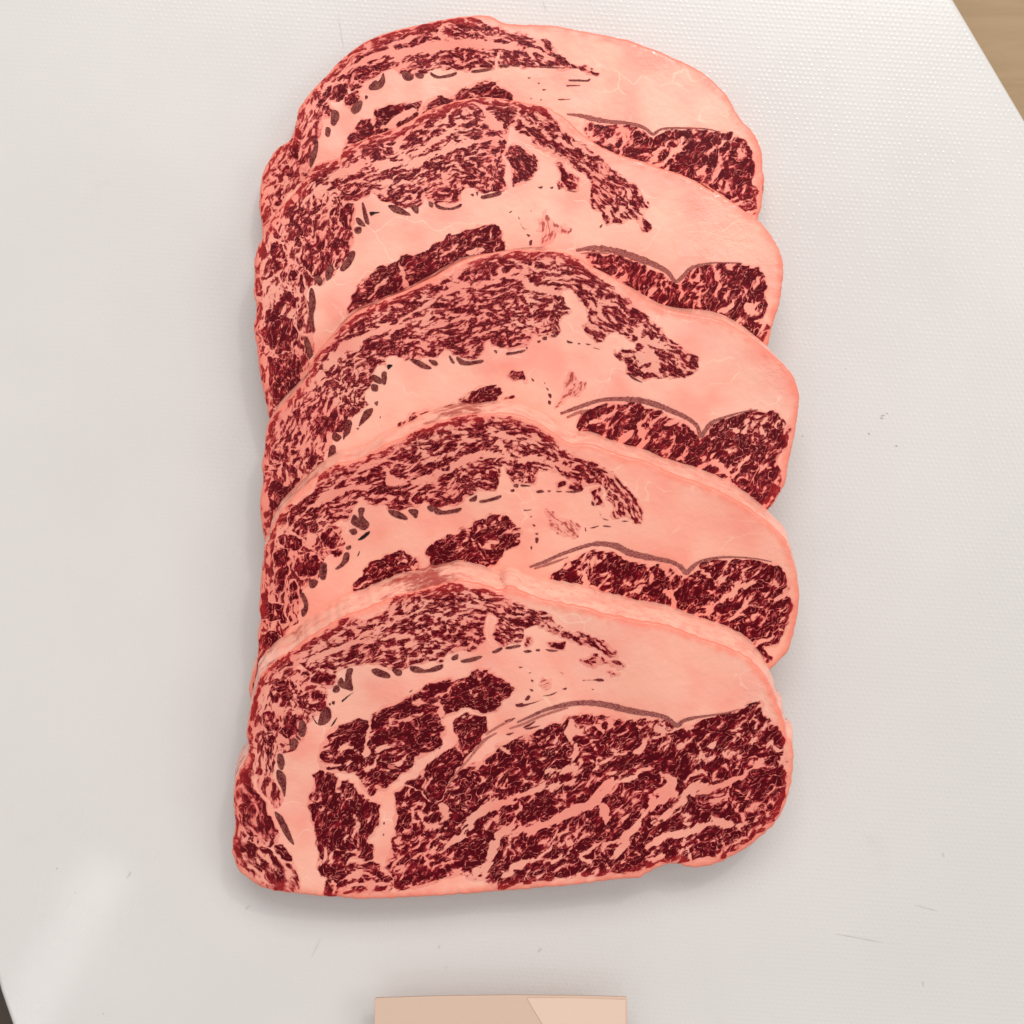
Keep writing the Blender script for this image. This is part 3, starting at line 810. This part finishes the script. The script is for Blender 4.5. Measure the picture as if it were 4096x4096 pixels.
s.muscle('cap_muscle', '''G 380 1240 450 1140 520 1070 600 970 700 900 840 820 960 780 1080 730 1220 690 1300 640 1360 590 1480 540 1640 500 1800 490 1932 495 H 420 500 500 550 600 640 720 720 830 820 920 890 1000 960
 1080 1040 1150 1100 1200 1150 1280 1190 1270 1260 J 1275 60 1270 120 1220 160 1140 180 1020 180 880 180 820 150 800 90 740 60 740 0 H 750 1150 790 1110 850 1140 860 1080 750 1020 690 1010 680 1080 620 1060 560 1030 540 960
 580 900 540 830 480 770 430 730 390 760 460 880 400 900 390 940 380 1030 320 1040 240 1030 210 1000 190 1080 90 1110 0 1110 G 1570 1100 1540 1060 1500 1080 1490 1150 1440 1190 1380 1180 1300 1150 1260 1110 1240 1150
 1200 1170 1100 1170 1000 1190 950 1160 880 1170 860 1230 I 860 60 820 120 780 160 790 240 740 260 740 320 760 350 700 400 640 430 640 500 560 540 500 530 480 600 430 620 430 720 380 780 340 740 280 800 230 770
 190 720 180 620 200 540 210 480 260 420 330 350 380 270 460 220 480 150 400 140 360 200 340 180 380 80''', 'cap', spine=SP3,
 seams=[('G 1310 620 1340 700 1440 720 1560 690 1700 620 1800 640', 22), ('G 990 910 1100 860 1200 790 1340 720', 32), ('G 700 1070 860 990 960 950 1000 900', 26), ('G 880 1040 990 960 1140 920 1300 880', 16),
 ('G 720 1080 600 1120 540 1200', 40), ('I 530 20 500 120', 40), ('H 0 640 160 680 210 730 440 760', 38), ('H 190 800 200 900 220 1010', 20), ('G 1500 1000 1650 980 1800 960', 12), ('H 600 740 640 880 620 900', 16),
 ('H 480 680 560 740 680 800 820 900 960 1000', 13), ('H 890 950 900 1060 1000 1080 1100 1130', 26), ('H 880 1180 950 1150 1000 1240 920 1260', 44), ('J 900 40 1000 60 900 90', 40), ('H 60 540 200 600 330 660', 14),
 ('G 1340 700 1420 690 1560 700', 10), ('I 330 400 440 320 520 280 600 260', 10), ('I 270 560 380 460 440 400', 14), ('I 400 560 330 640 360 760', 12), ('G 1100 1000 1260 960 1420 900', 12), ('G 1000 1060 1200 1060 1400 1010', 10),
 ('I 570 180 600 280 560 400', 12), ('I 670 60 690 200 660 300', 12), ('G 1130 830 1260 830 1400 790', 12), ('H 560 960 640 1000', 10), ('H 0 960 100 920 180 900', 12)])
for o_ in ['I 130 470 180 420 185 450 140 560 100 600', 'I 75 740 200 740 190 770 100 770', 'I 130 680 170 640 190 680 160 720',
           'I 100 790 140 790 130 815 100 815']:
    s.muscle('side_muscle', o_, 'side', angle=70)
s.muscle('side_muscle', 'I 110 870 180 830 240 880 300 820 340 830 280 900 240 960 150 1040 110 1010 120 920', 'lobe', angle=75)
for o_ in ['I 1660 160 1700 135 1750 130 1780 180 1785 215 1750 190 1700 185', 'I 1350 350 1380 300 1440 260 1530 230 1600 230 1630 270 1620 300 1560 360 1440 380', 'I 1640 310 1690 290 1715 300 1680 315',
           'I 945 500 1000 450 1060 400 1130 385 1160 400 1120 460 1000 520', 'I 1190 395 1250 370 1310 345 1310 380 1230 410']:
    s.muscle('lobe_muscle', o_, 'lobe', angle=25)
s.muscle('wisp_muscle', 'J 410 260 450 130 490 190 560 210 540 260 490 300 430 310 380 370 350 380 400 300', 'wisp', angle=55)
s.muscle('eye_muscle', '''J 490 470 560 400 640 360 760 340 880 350 1000 390 1100 430 1200 480 1260 530 1290 580 1330 540 1350 500 1420 450 1540 410 1660 390 1760 400 1840 450 1860 530 1840 620 1780 680 1800 780 1815 850
 1800 920 1760 1000 1720 1040 1680 1120 1300 920 900 740 560 580''', 'eye', angle=48, seams=[('J 900 480 930 580 880 640', 42), ('J 740 610 800 580 840 540', 30), ('J 1480 500 1560 520 1600 450', 36), ('J 1240 800 1360 720 1440 760 1500 820', 26),
 ('J 1500 820 1560 720', 14), ('J 1680 500 1710 560', 14), ('J 560 470 700 420 740 390', 16), ('J 1060 680 1120 660', 16), ('J 1060 480 1180 460', 16), ('J 1780 680 1700 700', 10), ('J 1240 590 1180 680 1080 720', 10), ('J 1360 840 1480 860 1540 900', 26)])
s.band('gristle_band', 'J 390 410 500 370 640 325 760 315 900 325 1000 350 1100 390 1200 435 1270 490 1290 555 1320 520 1360 470 1440 435 1560 400 1660 385', [10, 16, 15, 16, 24, 24, 22, 18, 16, 18, 18, 16, 10, 6, 4], 'band')
s.band('sinew', 'J 430 435 500 405 570 385', [8, 12, 5], 'sinew')
pads(s, '''I 740 390 790 375 780 420 720 480 700 490 720 430; I 800 340 825 330 820 360; I 785 220 825 230 820 265 785 260; I 790 160 840 180 850 215 800 205; I 850 145 880 145 875 220 850 210; I 620 460 655 460 645 530 600 560;
 I 540 530 590 560 560 590 530 570; I 515 620 550 620 550 680 520 690 500 710; G 1030 1190 1080 1190 1160 1235 1165 1250 1100 1240; G 1150 1190 1200 1200 1210 1225 1180 1225; G 1285 1160 1320 1210 1300 1210 1280 1170;
 G 1330 1170 1400 1200 1500 1190 1490 1210 1400 1225 1350 1215; G 1570 1130 1590 1130 1590 1150; G 1650 1145 1700 1140 1770 1125 1760 1140 1660 1160; G 1775 1110 1788 1108 1784 1125; G 1850 1070 1870 1070 1860 1080; H 240 1070 265 1068 250 1082;
 H 270 1050 300 1040 300 1060 275 1060; H 325 1030 370 1030 350 1045; H 430 1065 470 1080 440 1082; H 500 1080 520 1085 505 1092; H 550 1085 590 1092 560 1095; H 600 1110 650 1125 620 1120; I 685 500 705 505 695 515; I 600 550 612 565 602 578''')
pads(s, 'J 310 280 330 285 330 310 315 300; J 310 325 328 330 325 352 310 345; J 295 240 315 255 310 262; J 200 180 220 195 215 205; J 820 150 900 200 915 210 860 190; J 284 210 292 211 288 218', 'lean_fleck', 'fleck')
pads(s, 'I 885 95 920 95 915 105 890 125; I 840 425 835 440 843 432', 'slit', 'slit')

s.muscle('margin_muscle', 'I 95 1200 75 1020 85 860 90 640 120 470 250 310 360 190 G 420 1180 520 1080 600 1120 660 1240 I 620 120 560 300 640 460 520 600 430 760 340 850 230 980 150 1100', 'edge', spine=SP3, low=0.07)

# ---- slice 4
s = Steak(4, '''A 160 970 150 900 170 800 200 720 210 620 205 560 225 470 215 380 220 300 225 200 240 60 I 90 1270 110 1230 140 1130 190 1040 260 960 340 880 440 800 500 760 560 725 640 715 740 680 880 600 1000 550 1080 505
 1180 470 1300 430 1400 410 1500 410 1640 400 1780 430 1932 510 J 400 570 470 600 560 600 640 620 740 660 850 690 960 720 1060 770 1160 810 1280 850 1400 900 1500 950 1600 1010 1700 1080 1800 1170 1850 1230
 B 1890 60 1915 150 1930 260 1930 350 1915 450 1890 560 1860 650 1800 720 1720 800 X 2950 2850 2700 2950 2300 2980 1800 3000 1300 2980 1060 2900 1005 2820''',
 'fourth steak slice from the top, behind the front slice, pale back rim', -1.0, 2.6, [(1640, 2030)])
SP4 = 'A 240 700 270 450 300 200 I 180 1200 350 1030 700 850 1000 760 1300 640 1600 600 1850 620 J 500 760 700 880 800 980 900 1100'
s.muscle('cap_muscle', '''I 235 1100 250 1035 330 970 420 890 440 820 520 750 640 735 760 680 880 640 1000 590 1060 530 1170 490 1300 440 1430 420 1560 415 1680 440 1800 480 1932 550 J 350 570 420 650 530 700 620 730 720 790
 800 860 850 920 890 1000 930 1070 900 1120 830 1090 710 1070 730 1010 700 960 660 880 560 860 590 865 500 850 400 800 340 780 240 750 230 800 235 860 80 850 50 800 30 740 I 1610 740 1610 830 1590 900 1480 900 1440 930
 1380 940 1350 990 1240 1010 1110 980 1090 1010 1000 1020 900 1030 850 990 800 1000 740 960 680 970 660 1040 620 1090 560 1100 520 1130 480 1080 430 1110 400 1150 350 1200 290 1180''', 'cap', spine=SP4,
 seams=[('I 880 770 900 840 1000 850 1180 825 1300 760 1420 700 1600 680 1760 710', 50), ('I 1640 730 1640 900', 34), ('I 640 760 860 700 940 640 1080 600', 16), ('I 620 820 760 760 900 700', 18), ('I 1080 560 1080 650 1200 700', 18),
 ('I 1000 770 1140 700 1300 670', 20), ('I 1330 680 1350 590 1500 600', 12), ('I 1500 500 1650 560 1800 560', 18), ('I 1240 560 1330 520 1400 540', 16), ('J 60 600 250 590 360 610', 16), ('J 100 700 240 700 380 740 500 790', 30),
 ('I 300 1080 460 960 560 860 700 810', 16), ('I 380 1060 520 930 700 880 860 900', 14), ('I 1600 600 1650 660 1690 690', 34), ('I 1110 930 1120 1000', 12), ('I 1310 830 1260 900', 12), ('I 1450 830 1500 780', 14), ('J 560 740 680 860 780 960', 12),
 ('I 850 940 1000 960 1100 900', 10), ('J 620 790 700 800 760 880', 14), ('I 820 640 960 610', 10), ('I 480 980 600 920', 14)])
for o_ in ['I 170 1230 210 1180 250 1190 330 1230 330 1280 220 1280', 'A 450 60 540 20 600 40 640 90 600 140 560 180 480 170 445 120', 'A 320 0 400 0 410 100 390 200 350 300 320 220 315 100', 'A 430 190 470 240 470 300 420 350 415 270',
           'I 370 1110 430 1100 440 1160 410 1190 360 1170',
           'I 460 1170 540 1150 580 1210 560 1270 480 1270', 'A 660 0 760 0 710 40 670 30', 'A 250 450 290 470 270 540 230 520']:
    s.muscle('side_muscle', o_, 'side', angle=75)
s.muscle('side_muscle', 'A 245 220 270 260 290 340 370 350 390 420 410 480 380 500 340 450 280 450 230 440 220 350 240 300', 'lobe', angle=75)
s.muscle('side_muscle', 'A 240 540 300 520 350 570 340 630 280 740 220 740 205 650', 'lobe', angle=75)
s.muscle('lobe_muscle', 'A 810 250 820 220 880 180 900 110 960 70 1050 30 1150 10 1240 60 1260 110 1230 200 1060 260 950 290 860 310', 'lobe', angle=30)
s.muscle('lobe_muscle', 'I 1140 1270 1200 1230 1300 1190 1390 1150 1480 1090 1590 1055 1660 1080 1750 1190 1740 1240 A 1800 10 1760 80 1600 140 1400 160 1320 120 1300 40', 'lobe', angle=28)
s.muscle('cap_muscle', 'J 590 920 640 890 650 940 665 1010 630 1000 590 970', 'side', angle=100)
s.muscle('cap_muscle', 'J 365 850 430 845 420 885 380 890', 'side', angle=10)
s.muscle('cap_muscle', 'J 440 870 480 850 540 880 520 905 450 900', 'side', angle=10)
s.muscle('cap_muscle', 'J 400 790 440 790 520 830 590 860 530 865 450 830', 'cap', spine=SP4)
s.muscle('cap_muscle', 'J 215 740 260 735 350 775 280 775', 'cap', spine=SP4)
s.muscle('wisp_muscle', 'J 300 1030 340 1040 380 1100 460 1100 510 1150 500 1200 420 1200 360 1150 320 1130', 'wisp', angle=-40)
s.muscle('eye_muscle', '''B 330 160 380 130 420 90 500 50 560 20 700 5 800 60 880 90 960 100 1050 90 1130 130 1200 180 1260 130 1300 80 1400 60 1560 60 1680 70 1780 100 1830 140 1850 220 1840 280 1880 330 1880 380 1840 500
 1780 600 1700 640 1750 690 1700 760 1680 790 1600 820 1300 800 900 600 500 350 330 220''', 'eye', angle=42, seams=[('B 570 70 545 200 620 240', 26), ('B 770 310 880 260 960 230', 26), ('B 1045 90 1080 150', 34), ('B 1000 240 1110 290 1120 360', 40),
 ('B 1250 410 1330 420 1400 340 1480 300 1560 230 1640 210', 28), ('B 1480 440 1600 410', 20), ('B 1760 190 1810 250', 14), ('B 1840 290 1760 320', 12), ('B 620 250 720 150', 10), ('B 1270 120 1360 180 1380 220', 12), ('B 960 110 990 240', 12),
 ('B 1540 640 1640 610 1760 560', 18), ('B 1100 420 1180 440', 30), ('B 1560 360 1680 360', 12)])
s.band('gristle_band', 'B 190 110 300 70 400 25 J 600 1250 740 1260 B 820 12 900 35 1000 55 1100 75 1160 105 1200 145 1240 110 1290 75 1400 50 1500 45 1640 55 1750 75', [8, 14, 14, 18, 24, 26, 26, 22, 18, 18, 20, 18, 14, 10, 7, 5, 3], 'band')
s.band('sinew', 'B 220 120 330 85 440 45', [6, 10, 4], 'sinew')
pads(s, '''I 640 1160 680 1150 690 1180 660 1190; I 650 1110 670 1060 700 1080 700 1020 740 1020 730 1070 770 1120 740 1160 690 1140; I 890 1030 960 1040 1015 1080 1000 1095 920 1070; I 1020 1030 1080 1030 1075 1080 1050 1070;
 I 1140 1010 1180 1000 1180 1040 1160 1040; I 1190 1010 1250 1035 1360 1015 1340 1045 1230 1060 1190 1050; I 1410 965 1460 935 1455 970 1415 975; I 1480 970 1530 960 1615 935 1600 960 1490 985; I 1675 905 1700 895 1700 912;
 I 1700 865 1730 865 1725 885 1700 880; I 1745 865 1815 875 1750 880; J 70 900 95 905 75 915; J 230 910 265 900 285 915 240 920; J 305 905 330 908 310 916; J 360 908 400 910 370 916; J 420 912 520 905 480 920;
 A 770 20 800 20 795 70 740 120 710 120 750 80; A 620 90 655 90 650 180 620 190 605 150; A 550 190 600 200 580 240 545 240; A 485 280 510 280 535 340 530 400 500 430 490 390 510 360; I 618 1268 650 1258 648 1280 625 1284; J 590 975 608 985 605 1005 590 995''')
pads(s, 'J 150 1030 210 1028 155 1036; J 195 1070 206 1070 200 1080; J 210 1120 230 1130 220 1138; J 225 1180 248 1180 238 1192; J 228 1210 248 1212 242 1245 230 1240; J 195 1265 208 1265 202 1288; J 640 1040 660 1080 700 1095 665 1088; J 780 1098 830 1102 790 1106; J 550 1140 556 1165 548 1165; J 580 1145 640 1130 600 1148; J 660 1130 720 1136 680 1138', 'lean_fleck', 'fleck')
pads(s, 'I 695 1222 730 1190 770 1165 765 1190 720 1222; A 850 40 868 5 864 30', 'slit', 'slit')

s.muscle('margin_muscle', 'A 170 950 190 780 215 620 225 470 225 260 245 60 I 110 1240 180 1080 260 990 400 1080 560 1120 600 1200 590 1288 A 640 60 600 180 500 260 480 420 420 520 350 620 290 740 220 850', 'edge', spine=SP4, low=0.07)

# ---- slice 5: front, on top
s = Steak(5, '''C 65 900 40 820 45 760 60 660 55 560 50 480 60 370 90 290 130 220 150 150 135 60 A 150 1080 170 980 195 890 230 800 290 740 340 700 430 640 520 570 600 520 700 460 800 410 880 385 960 350 1080 300 1120 285
 1250 260 1330 235 1480 200 1520 195 1640 215 1780 255 B 60 225 160 270 260 310 400 340 560 370 680 410 800 430 900 455 1020 470 1130 500 1280 560 1400 600 1500 640 1600 690 1680 770 1730 840 1770 920 1790 990 1820 1050 1840 1130
 1850 1200 D 1880 110 1895 200 1890 300 1870 420 1840 520 1780 630 1700 710 1600 790 1500 850 1390 900 1300 920 1210 920 1150 900 1080 900 1010 930 950 960 890 990 760 1000 600 1020 450 1040 300 1050 150 1065 0 1075
 C 1600 1090 1400 1105 1200 1115 1000 1125 830 1125 700 1110 620 1110 540 1100 480 1095 400 1085 300 1070 220 1045 140 990 90 950''',
 'front steak slice, fully visible with its large dark eye of lean', -0.6, 4.2, [(1500, 1900)])
SP5 = 'C 120 700 160 300 A 200 1100 300 850 480 720 700 620 1000 510 1300 420 1600 390 1900 430 B 400 520 700 680 850 800'
s.muscle('cap_muscle', '''A 250 770 330 700 430 650 560 580 640 530 720 490 780 430 830 440 870 455 980 430 1060 370 1080 300 1180 290 1250 265 1330 240 1450 210 1500 215 1560 240 1650 250 1760 285 1860 335 1932 365
 B 200 380 330 420 370 480 480 530 600 560 700 620 750 660 760 700 720 690 650 660 560 610 480 600 350 540 260 500 170 500 140 590 60 610 0 610 A 1900 590 1760 600 1730 560 1750 430 1690 420 1680 480 1670 560 1650 620 1600 660
 1520 640 1440 650 1400 700 1300 730 1190 740 1150 760 1050 760 950 730 860 740 800 750 700 790 640 830 540 850 560 800 480 740 400 760 330 790 310 760''', 'cap', spine=SP5,
 seams=[('A 430 700 560 640 700 590 850 555 960 520 1060 470 1140 430 1220 420 1330 410 1420 430 1430 530', 20), ('A 330 780 500 720 700 650 840 595 1000 575', 24), ('A 1080 340 1060 440 960 475 850 490 700 530', 16), ('A 1170 300 1150 430', 12),
 ('A 1240 290 1180 400', 14), ('A 1440 260 1560 300 1700 330 1830 370 1932 430', 14), ('A 1340 300 1290 370 1240 400', 16), ('A 840 570 900 590 1100 560 1300 540', 14), ('A 1000 640 1150 620 1330 600', 10), ('A 1400 360 1540 350 1640 360 1700 400', 26),
 ('A 1500 540 1520 470 1600 430', 14), ('A 1180 690 1300 690 1400 650', 12), ('B 0 480 200 500 330 510', 14), ('B 40 430 200 440 380 500 560 570', 10), ('A 500 690 600 600 720 560', 10), ('A 1480 640 1560 620 1640 560', 12), ('A 1170 740 1180 680', 12)])
for o_ in ['A 290 890 370 840 430 830 455 880 440 950 400 1000 370 1020 310 990 280 940', 'A 460 970 520 920 600 900 640 940 650 1000 610 1040 560 1050 500 1020 460 1000', 'A 540 820 620 770 690 780 720 830 690 880 620 870 550 860',
           'A 240 1040 300 1030 340 1090 330 1180 270 1150 240 1100', 'A 380 1080 430 1050 490 1070 510 1110 480 1160 440 1200 400 1210 360 1180', 'A 250 1190 300 1180 330 1230 C 320 100 310 200 280 290 260 200 250 60',
           'A 480 790 530 765 540 800 490 815', 'A 160 1030 200 900 225 870 215 980 190 1090 165 1100', 'C 270 180 300 200 300 310 330 370 290 330 265 260', 'A 140 1150 165 1120 175 1220 C 170 60 190 140 160 130 140 60']:
    s.muscle('side_muscle', o_, 'side', spine=SP5)
s.muscle('side_muscle', 'C 150 160 190 180 195 280 170 380 200 430 250 490 280 580 340 680 330 720 240 750 200 740 140 700 110 600 60 520 70 380 110 290', 'smear', angle=105)
s.muscle('side_muscle', 'C 60 700 130 740 200 760 280 800 380 880 440 900 470 960 470 1060 400 1080 300 1060 220 1040 150 960 80 900 60 800', 'smear', angle=-50, seams=[('C 110 900 170 830 240 920 260 1040', 12), ('C 150 780 300 880 360 1000', 14), ('C 60 900 120 930 150 990', 26)])
s.muscle('side_muscle', 'C 320 765 370 780 430 850 440 892 390 880 340 820', 'lobe', angle=-45)
s.muscle('lobe_muscle', '''A 620 1288 660 1210 710 1150 790 1110 890 1090 940 1100 950 1060 1000 1020 1100 990 1220 920 1330 860 1440 830 1530 830 1590 790 1660 765 1740 800 1800 840 1880 890 1840 930 1790 980 1740 1040 1690 1050 1560 1020
 1440 1060 1390 1090 1410 1160 1390 1230 C 1380 130 1300 180 1220 200 1220 250 1150 310 1080 370 1000 420 940 450 890 410 870 330 840 300 760 310 700 290 620 270 610 210 640 130 680 40''', 'lobe', angle=22,
 seams=[('A 930 1090 925 1200 900 1288', 16), ('C 930 40 910 130 910 220 850 290', 18), ('C 960 180 1000 160 1080 140', 14), ('C 1000 220 1100 260 1180 200', 14), ('C 900 300 960 250 980 200', 12), ('A 1200 990 1300 980 1380 1000', 20),
 ('A 1560 870 1600 930 1700 900', 10), ('A 1060 1100 1180 1080 1260 1050', 16), ('C 720 160 800 140 870 180', 10), ('A 1380 950 1400 1080', 16), ('C 620 250 720 260 840 230', 12)])
s.muscle('lobe_muscle', '''A 1460 1120 1560 1060 1680 1070 1690 1150 1660 1230 1640 1288 C 1650 110 1560 200 1500 290 1440 380 1400 470 1320 500 1270 420 1160 385 1230 350 1270 310 1320 250 1400 180 1500 130 1500 80 A 1510 1210 1480 1160''', 'lobe', angle=50,
 seams=[('C 1330 330 1290 420', 16), ('C 1500 150 1530 200', 14), ('C 1280 300 1300 380', 14)])
s.muscle('lobe_muscle', '''C 575 320 620 285 700 310 740 350 830 380 870 440 930 490 995 510 990 600 965 700 910 740 950 780 940 880 870 860 800 860 760 920 700 980 640 980 610 960 610 860 585 740 560 600 545 480 580 390''', 'lobe', angle=62,
 seams=[('C 740 350 730 420 760 460', 14), ('C 770 760 790 720', 16), ('C 830 580 860 640 850 700', 10), ('C 780 830 840 800', 16)])
s.muscle('lobe_muscle', 'C 640 1000 700 960 800 890 900 890 1000 900 1010 950 1080 980 1090 1050 1000 1070 850 1080 740 1095 640 1105 650 1050', 'eye', angle=15, seams=[('C 720 1020 860 960 1000 980', 14), ('C 780 1050 900 1020 1060 1030', 12), ('C 700 990 700 1080', 10)])
s.muscle('eye_muscle', '''C 1100 430 1160 400 1260 420 1300 490 1390 480 1430 400 1520 300 1600 260 1700 200 1770 130 1870 90 B 230 1170 350 1120 440 1075 560 1060 680 1070 800 1090 940 1090 1060 1090 1130 1150 1200 1130 1280 1100 1400 1070
 1530 1030 1610 990 1670 975 1690 1040 1750 1100 1830 1200 D 1840 90 1830 200 1845 320 1830 440 1800 560 1720 650 1600 740 1500 810 1400 860 1280 860 1200 880 1050 890 960 910 880 940 750 960 600 975 450 980 300 1000 150 1030 0 1060
 C 1700 1020 1600 990 1500 970 1400 980 1280 1030 1110 1060 1080 960 1030 920 1070 850 1070 780 1100 640 1105 520''', 'eye', angle=35,
 seams=[('B 460 1100 450 1200 D 480 130 470 240 390 290 290 300', 34), ('D 480 250 470 300', 24), ('D 60 470 170 440 260 420 400 380 480 360', 28), ('D 560 400 600 300 640 210', 12), ('D 0 700 110 690 260 650 400 590 500 540 600 490 680 400 800 350 880 340', 40),
 ('D 240 860 330 780 420 680 470 620', 18), ('D 660 520 690 600 700 680', 42), ('D 680 770 820 720 930 570 1050 460 1110 370 1030 300', 42), ('D 700 880 800 780 850 700', 22), ('D 950 790 1050 720 1200 690 1300 650 1400 630 1550 650 1650 620', 40),
 ('D 980 640 1080 570 1180 490 1230 400 1330 400 1500 360 1600 300 1680 240', 34), ('D 1280 100 1290 200 1260 280', 12), ('D 590 880 520 860 580 800 640 770', 16), ('C 1440 770 1540 680 1640 560 1740 510 1850 490', 40),
 ('C 1600 950 1700 880 1740 760 1800 680 1860 620 1900 520', 40), ('C 1260 560 1290 650 1400 640 1450 700', 15), ('C 1340 820 1330 700', 14), ('C 1480 930 1560 960 1700 1010', 12), ('D 0 120 60 180', 10), ('D 690 70 640 20 620 0', 26),
 ('B 1010 1110 1020 1170', 34), ('D 20 990 80 920 110 880', 22), ('C 1200 560 1220 620', 10), ('C 1400 520 1420 600 1380 660', 26), ('D 1200 780 1230 860', 18), ('D 1430 700 1440 780', 14), ('D 1340 140 1390 120', 34), ('D 560 600 600 660 590 740', 10),
 ('D 760 640 860 560', 8), ('D 950 90 880 180', 24), ('D 720 340 740 400 680 440', 20), ('D 1000 280 900 300 860 360', 16), ('D 240 560 330 500', 6), ('C 1700 620 1680 680', 14), ('D 640 880 500 960', 10), ('D 180 860 60 960', 14),
 ('D 860 820 960 860 1080 820', 18), ('C 1180 870 1290 830', 8), ('D 1620 110 1640 180', 14), ('D 350 880 440 820 480 720', 12)])
s.band('gristle_band', 'B 110 1110 200 1070 290 1030 400 1000 500 985 600 985 700 1000 800 1025 900 1045 1000 1060 1080 1085 1140 1130 1180 1100 1250 1080 1350 1065 1450 1050 1540 1025', [6, 12, 14, 18, 22, 24, 26, 26, 24, 20, 18, 18, 16, 12, 9, 6, 3], 'band')
s.band('sinew', 'B 60 1150 150 1120 250 1075 350 1040 440 1015', [5, 10, 10, 10, 4], 'sinew')
s.band('sinew', 'C 1420 410 1500 300 1570 220 1640 130 1680 90 1750 50', [5, 8, 8, 12, 12, 5], 'sinew')
s.band('sinew', 'C 1680 60 1760 10 A 1850 1090', [6, 10, 5], 'sinew')
pads(s, '''A 480 1110 510 1100 525 1150 510 1200 475 1190; A 415 1230 450 1215 475 1240 450 1288 420 1270; C 340 190 370 190 385 240 370 290 340 260; C 335 290 370 300 395 350 385 460 360 400 335 350; C 320 560 370 590 420 690 445 770 400 730 350 640;
 A 620 1040 660 1010 685 1040 680 1090 640 1125 600 1120; A 700 880 730 870 740 900 720 920 695 910; A 725 855 750 820 770 850 778 800 790 765 825 765 815 820 825 900 790 900 750 885; A 945 770 990 765 1060 800 1060 825 1010 820 960 800;
 A 1075 770 1130 770 1140 800 1110 810; A 1190 750 1240 750 1290 770 1350 750 1405 735 1390 770 1300 790 1210 785; A 1460 690 1500 670 1500 700 1465 710; A 1520 710 1580 695 1650 680 1650 695 1590 720 1525 725; A 1720 655 1780 625 1785 640 1740 665;
 A 1810 625 1900 610 1895 625 1820 638; B 150 650 190 642 205 655 170 662; B 230 640 260 640 255 652 232 650; B 290 640 320 640 375 650 330 655; A 690 975 708 975 705 995 690 990; A 668 990 682 985 680 1002; A 455 1195 475 1200 490 1225 465 1215''')
s.muscle('cap_muscle', 'B 510 720 560 705 600 680 700 710 800 738 805 755 740 745 660 725 600 722 620 755 560 745', 'cap', spine=SP5)
s.muscle('cap_muscle', 'B 310 600 350 585 430 600 425 640 330 640', 'side', angle=10)
s.muscle('cap_muscle', 'B 165 570 205 560 200 610 170 620', 'side', angle=80)
s.muscle('cap_muscle', 'B 695 790 770 785 765 805 720 808', 'side', angle=0)
s.muscle('wisp_muscle', 'B 255 870 290 830 330 850 330 890 280 910', 'wisp', angle=30)
pads(s, '''B 530 840 600 834 650 828 670 842 640 846 600 838; B 275 940 320 930 370 912 330 935; B 110 1000 200 985 280 960 200 992 130 1012; B 190 895 215 900 210 912; B 160 965 180 935 195 940 185 965; B 200 835 218 840 208 850; B 100 990 140 1000 110 1008;
 B 370 770 410 800 395 790; B 585 890 608 900 595 898; B 120 752 150 755 130 760; B 400 895 430 885 425 900; B 185 788 200 790 192 796; B 30 1100 100 1080 60 1108; C 1018 640 1026 620 1030 640; C 1015 712 1022 695 1025 710; C 1375 150 1390 140 1382 155;
 B 150 1140 230 1100 180 1140; B 40 1185 90 1175 60 1192; B 160 1150 260 1130 200 1152; A 1870 1000 1910 985 1925 995 1890 1010''', 'lean_fleck', 'fleck')
pads(s, 'A 750 972 790 940 830 915 800 940 755 980; A 680 1140 700 1105 722 1078 705 1115; A 560 1060 590 1110 610 1128 580 1108; A 1185 915 1215 895 1195 915; B 1575 1000 1620 985 1655 975 1620 992', 'slit', 'slit')
s.muscle('margin_muscle', 'C 70 880 55 760 70 640 60 480 100 300 145 180 140 60 A 160 1090 190 920 240 800 330 720 440 760 560 830 650 900 640 1020 560 1080 510 1200 460 1288 C 390 180 330 230 320 380 380 480 320 530 280 480 210 400 200 300 170 420 300 620 350 720 300 790 160 760 100 820', 'edge', spine=SP5, low=0.07)
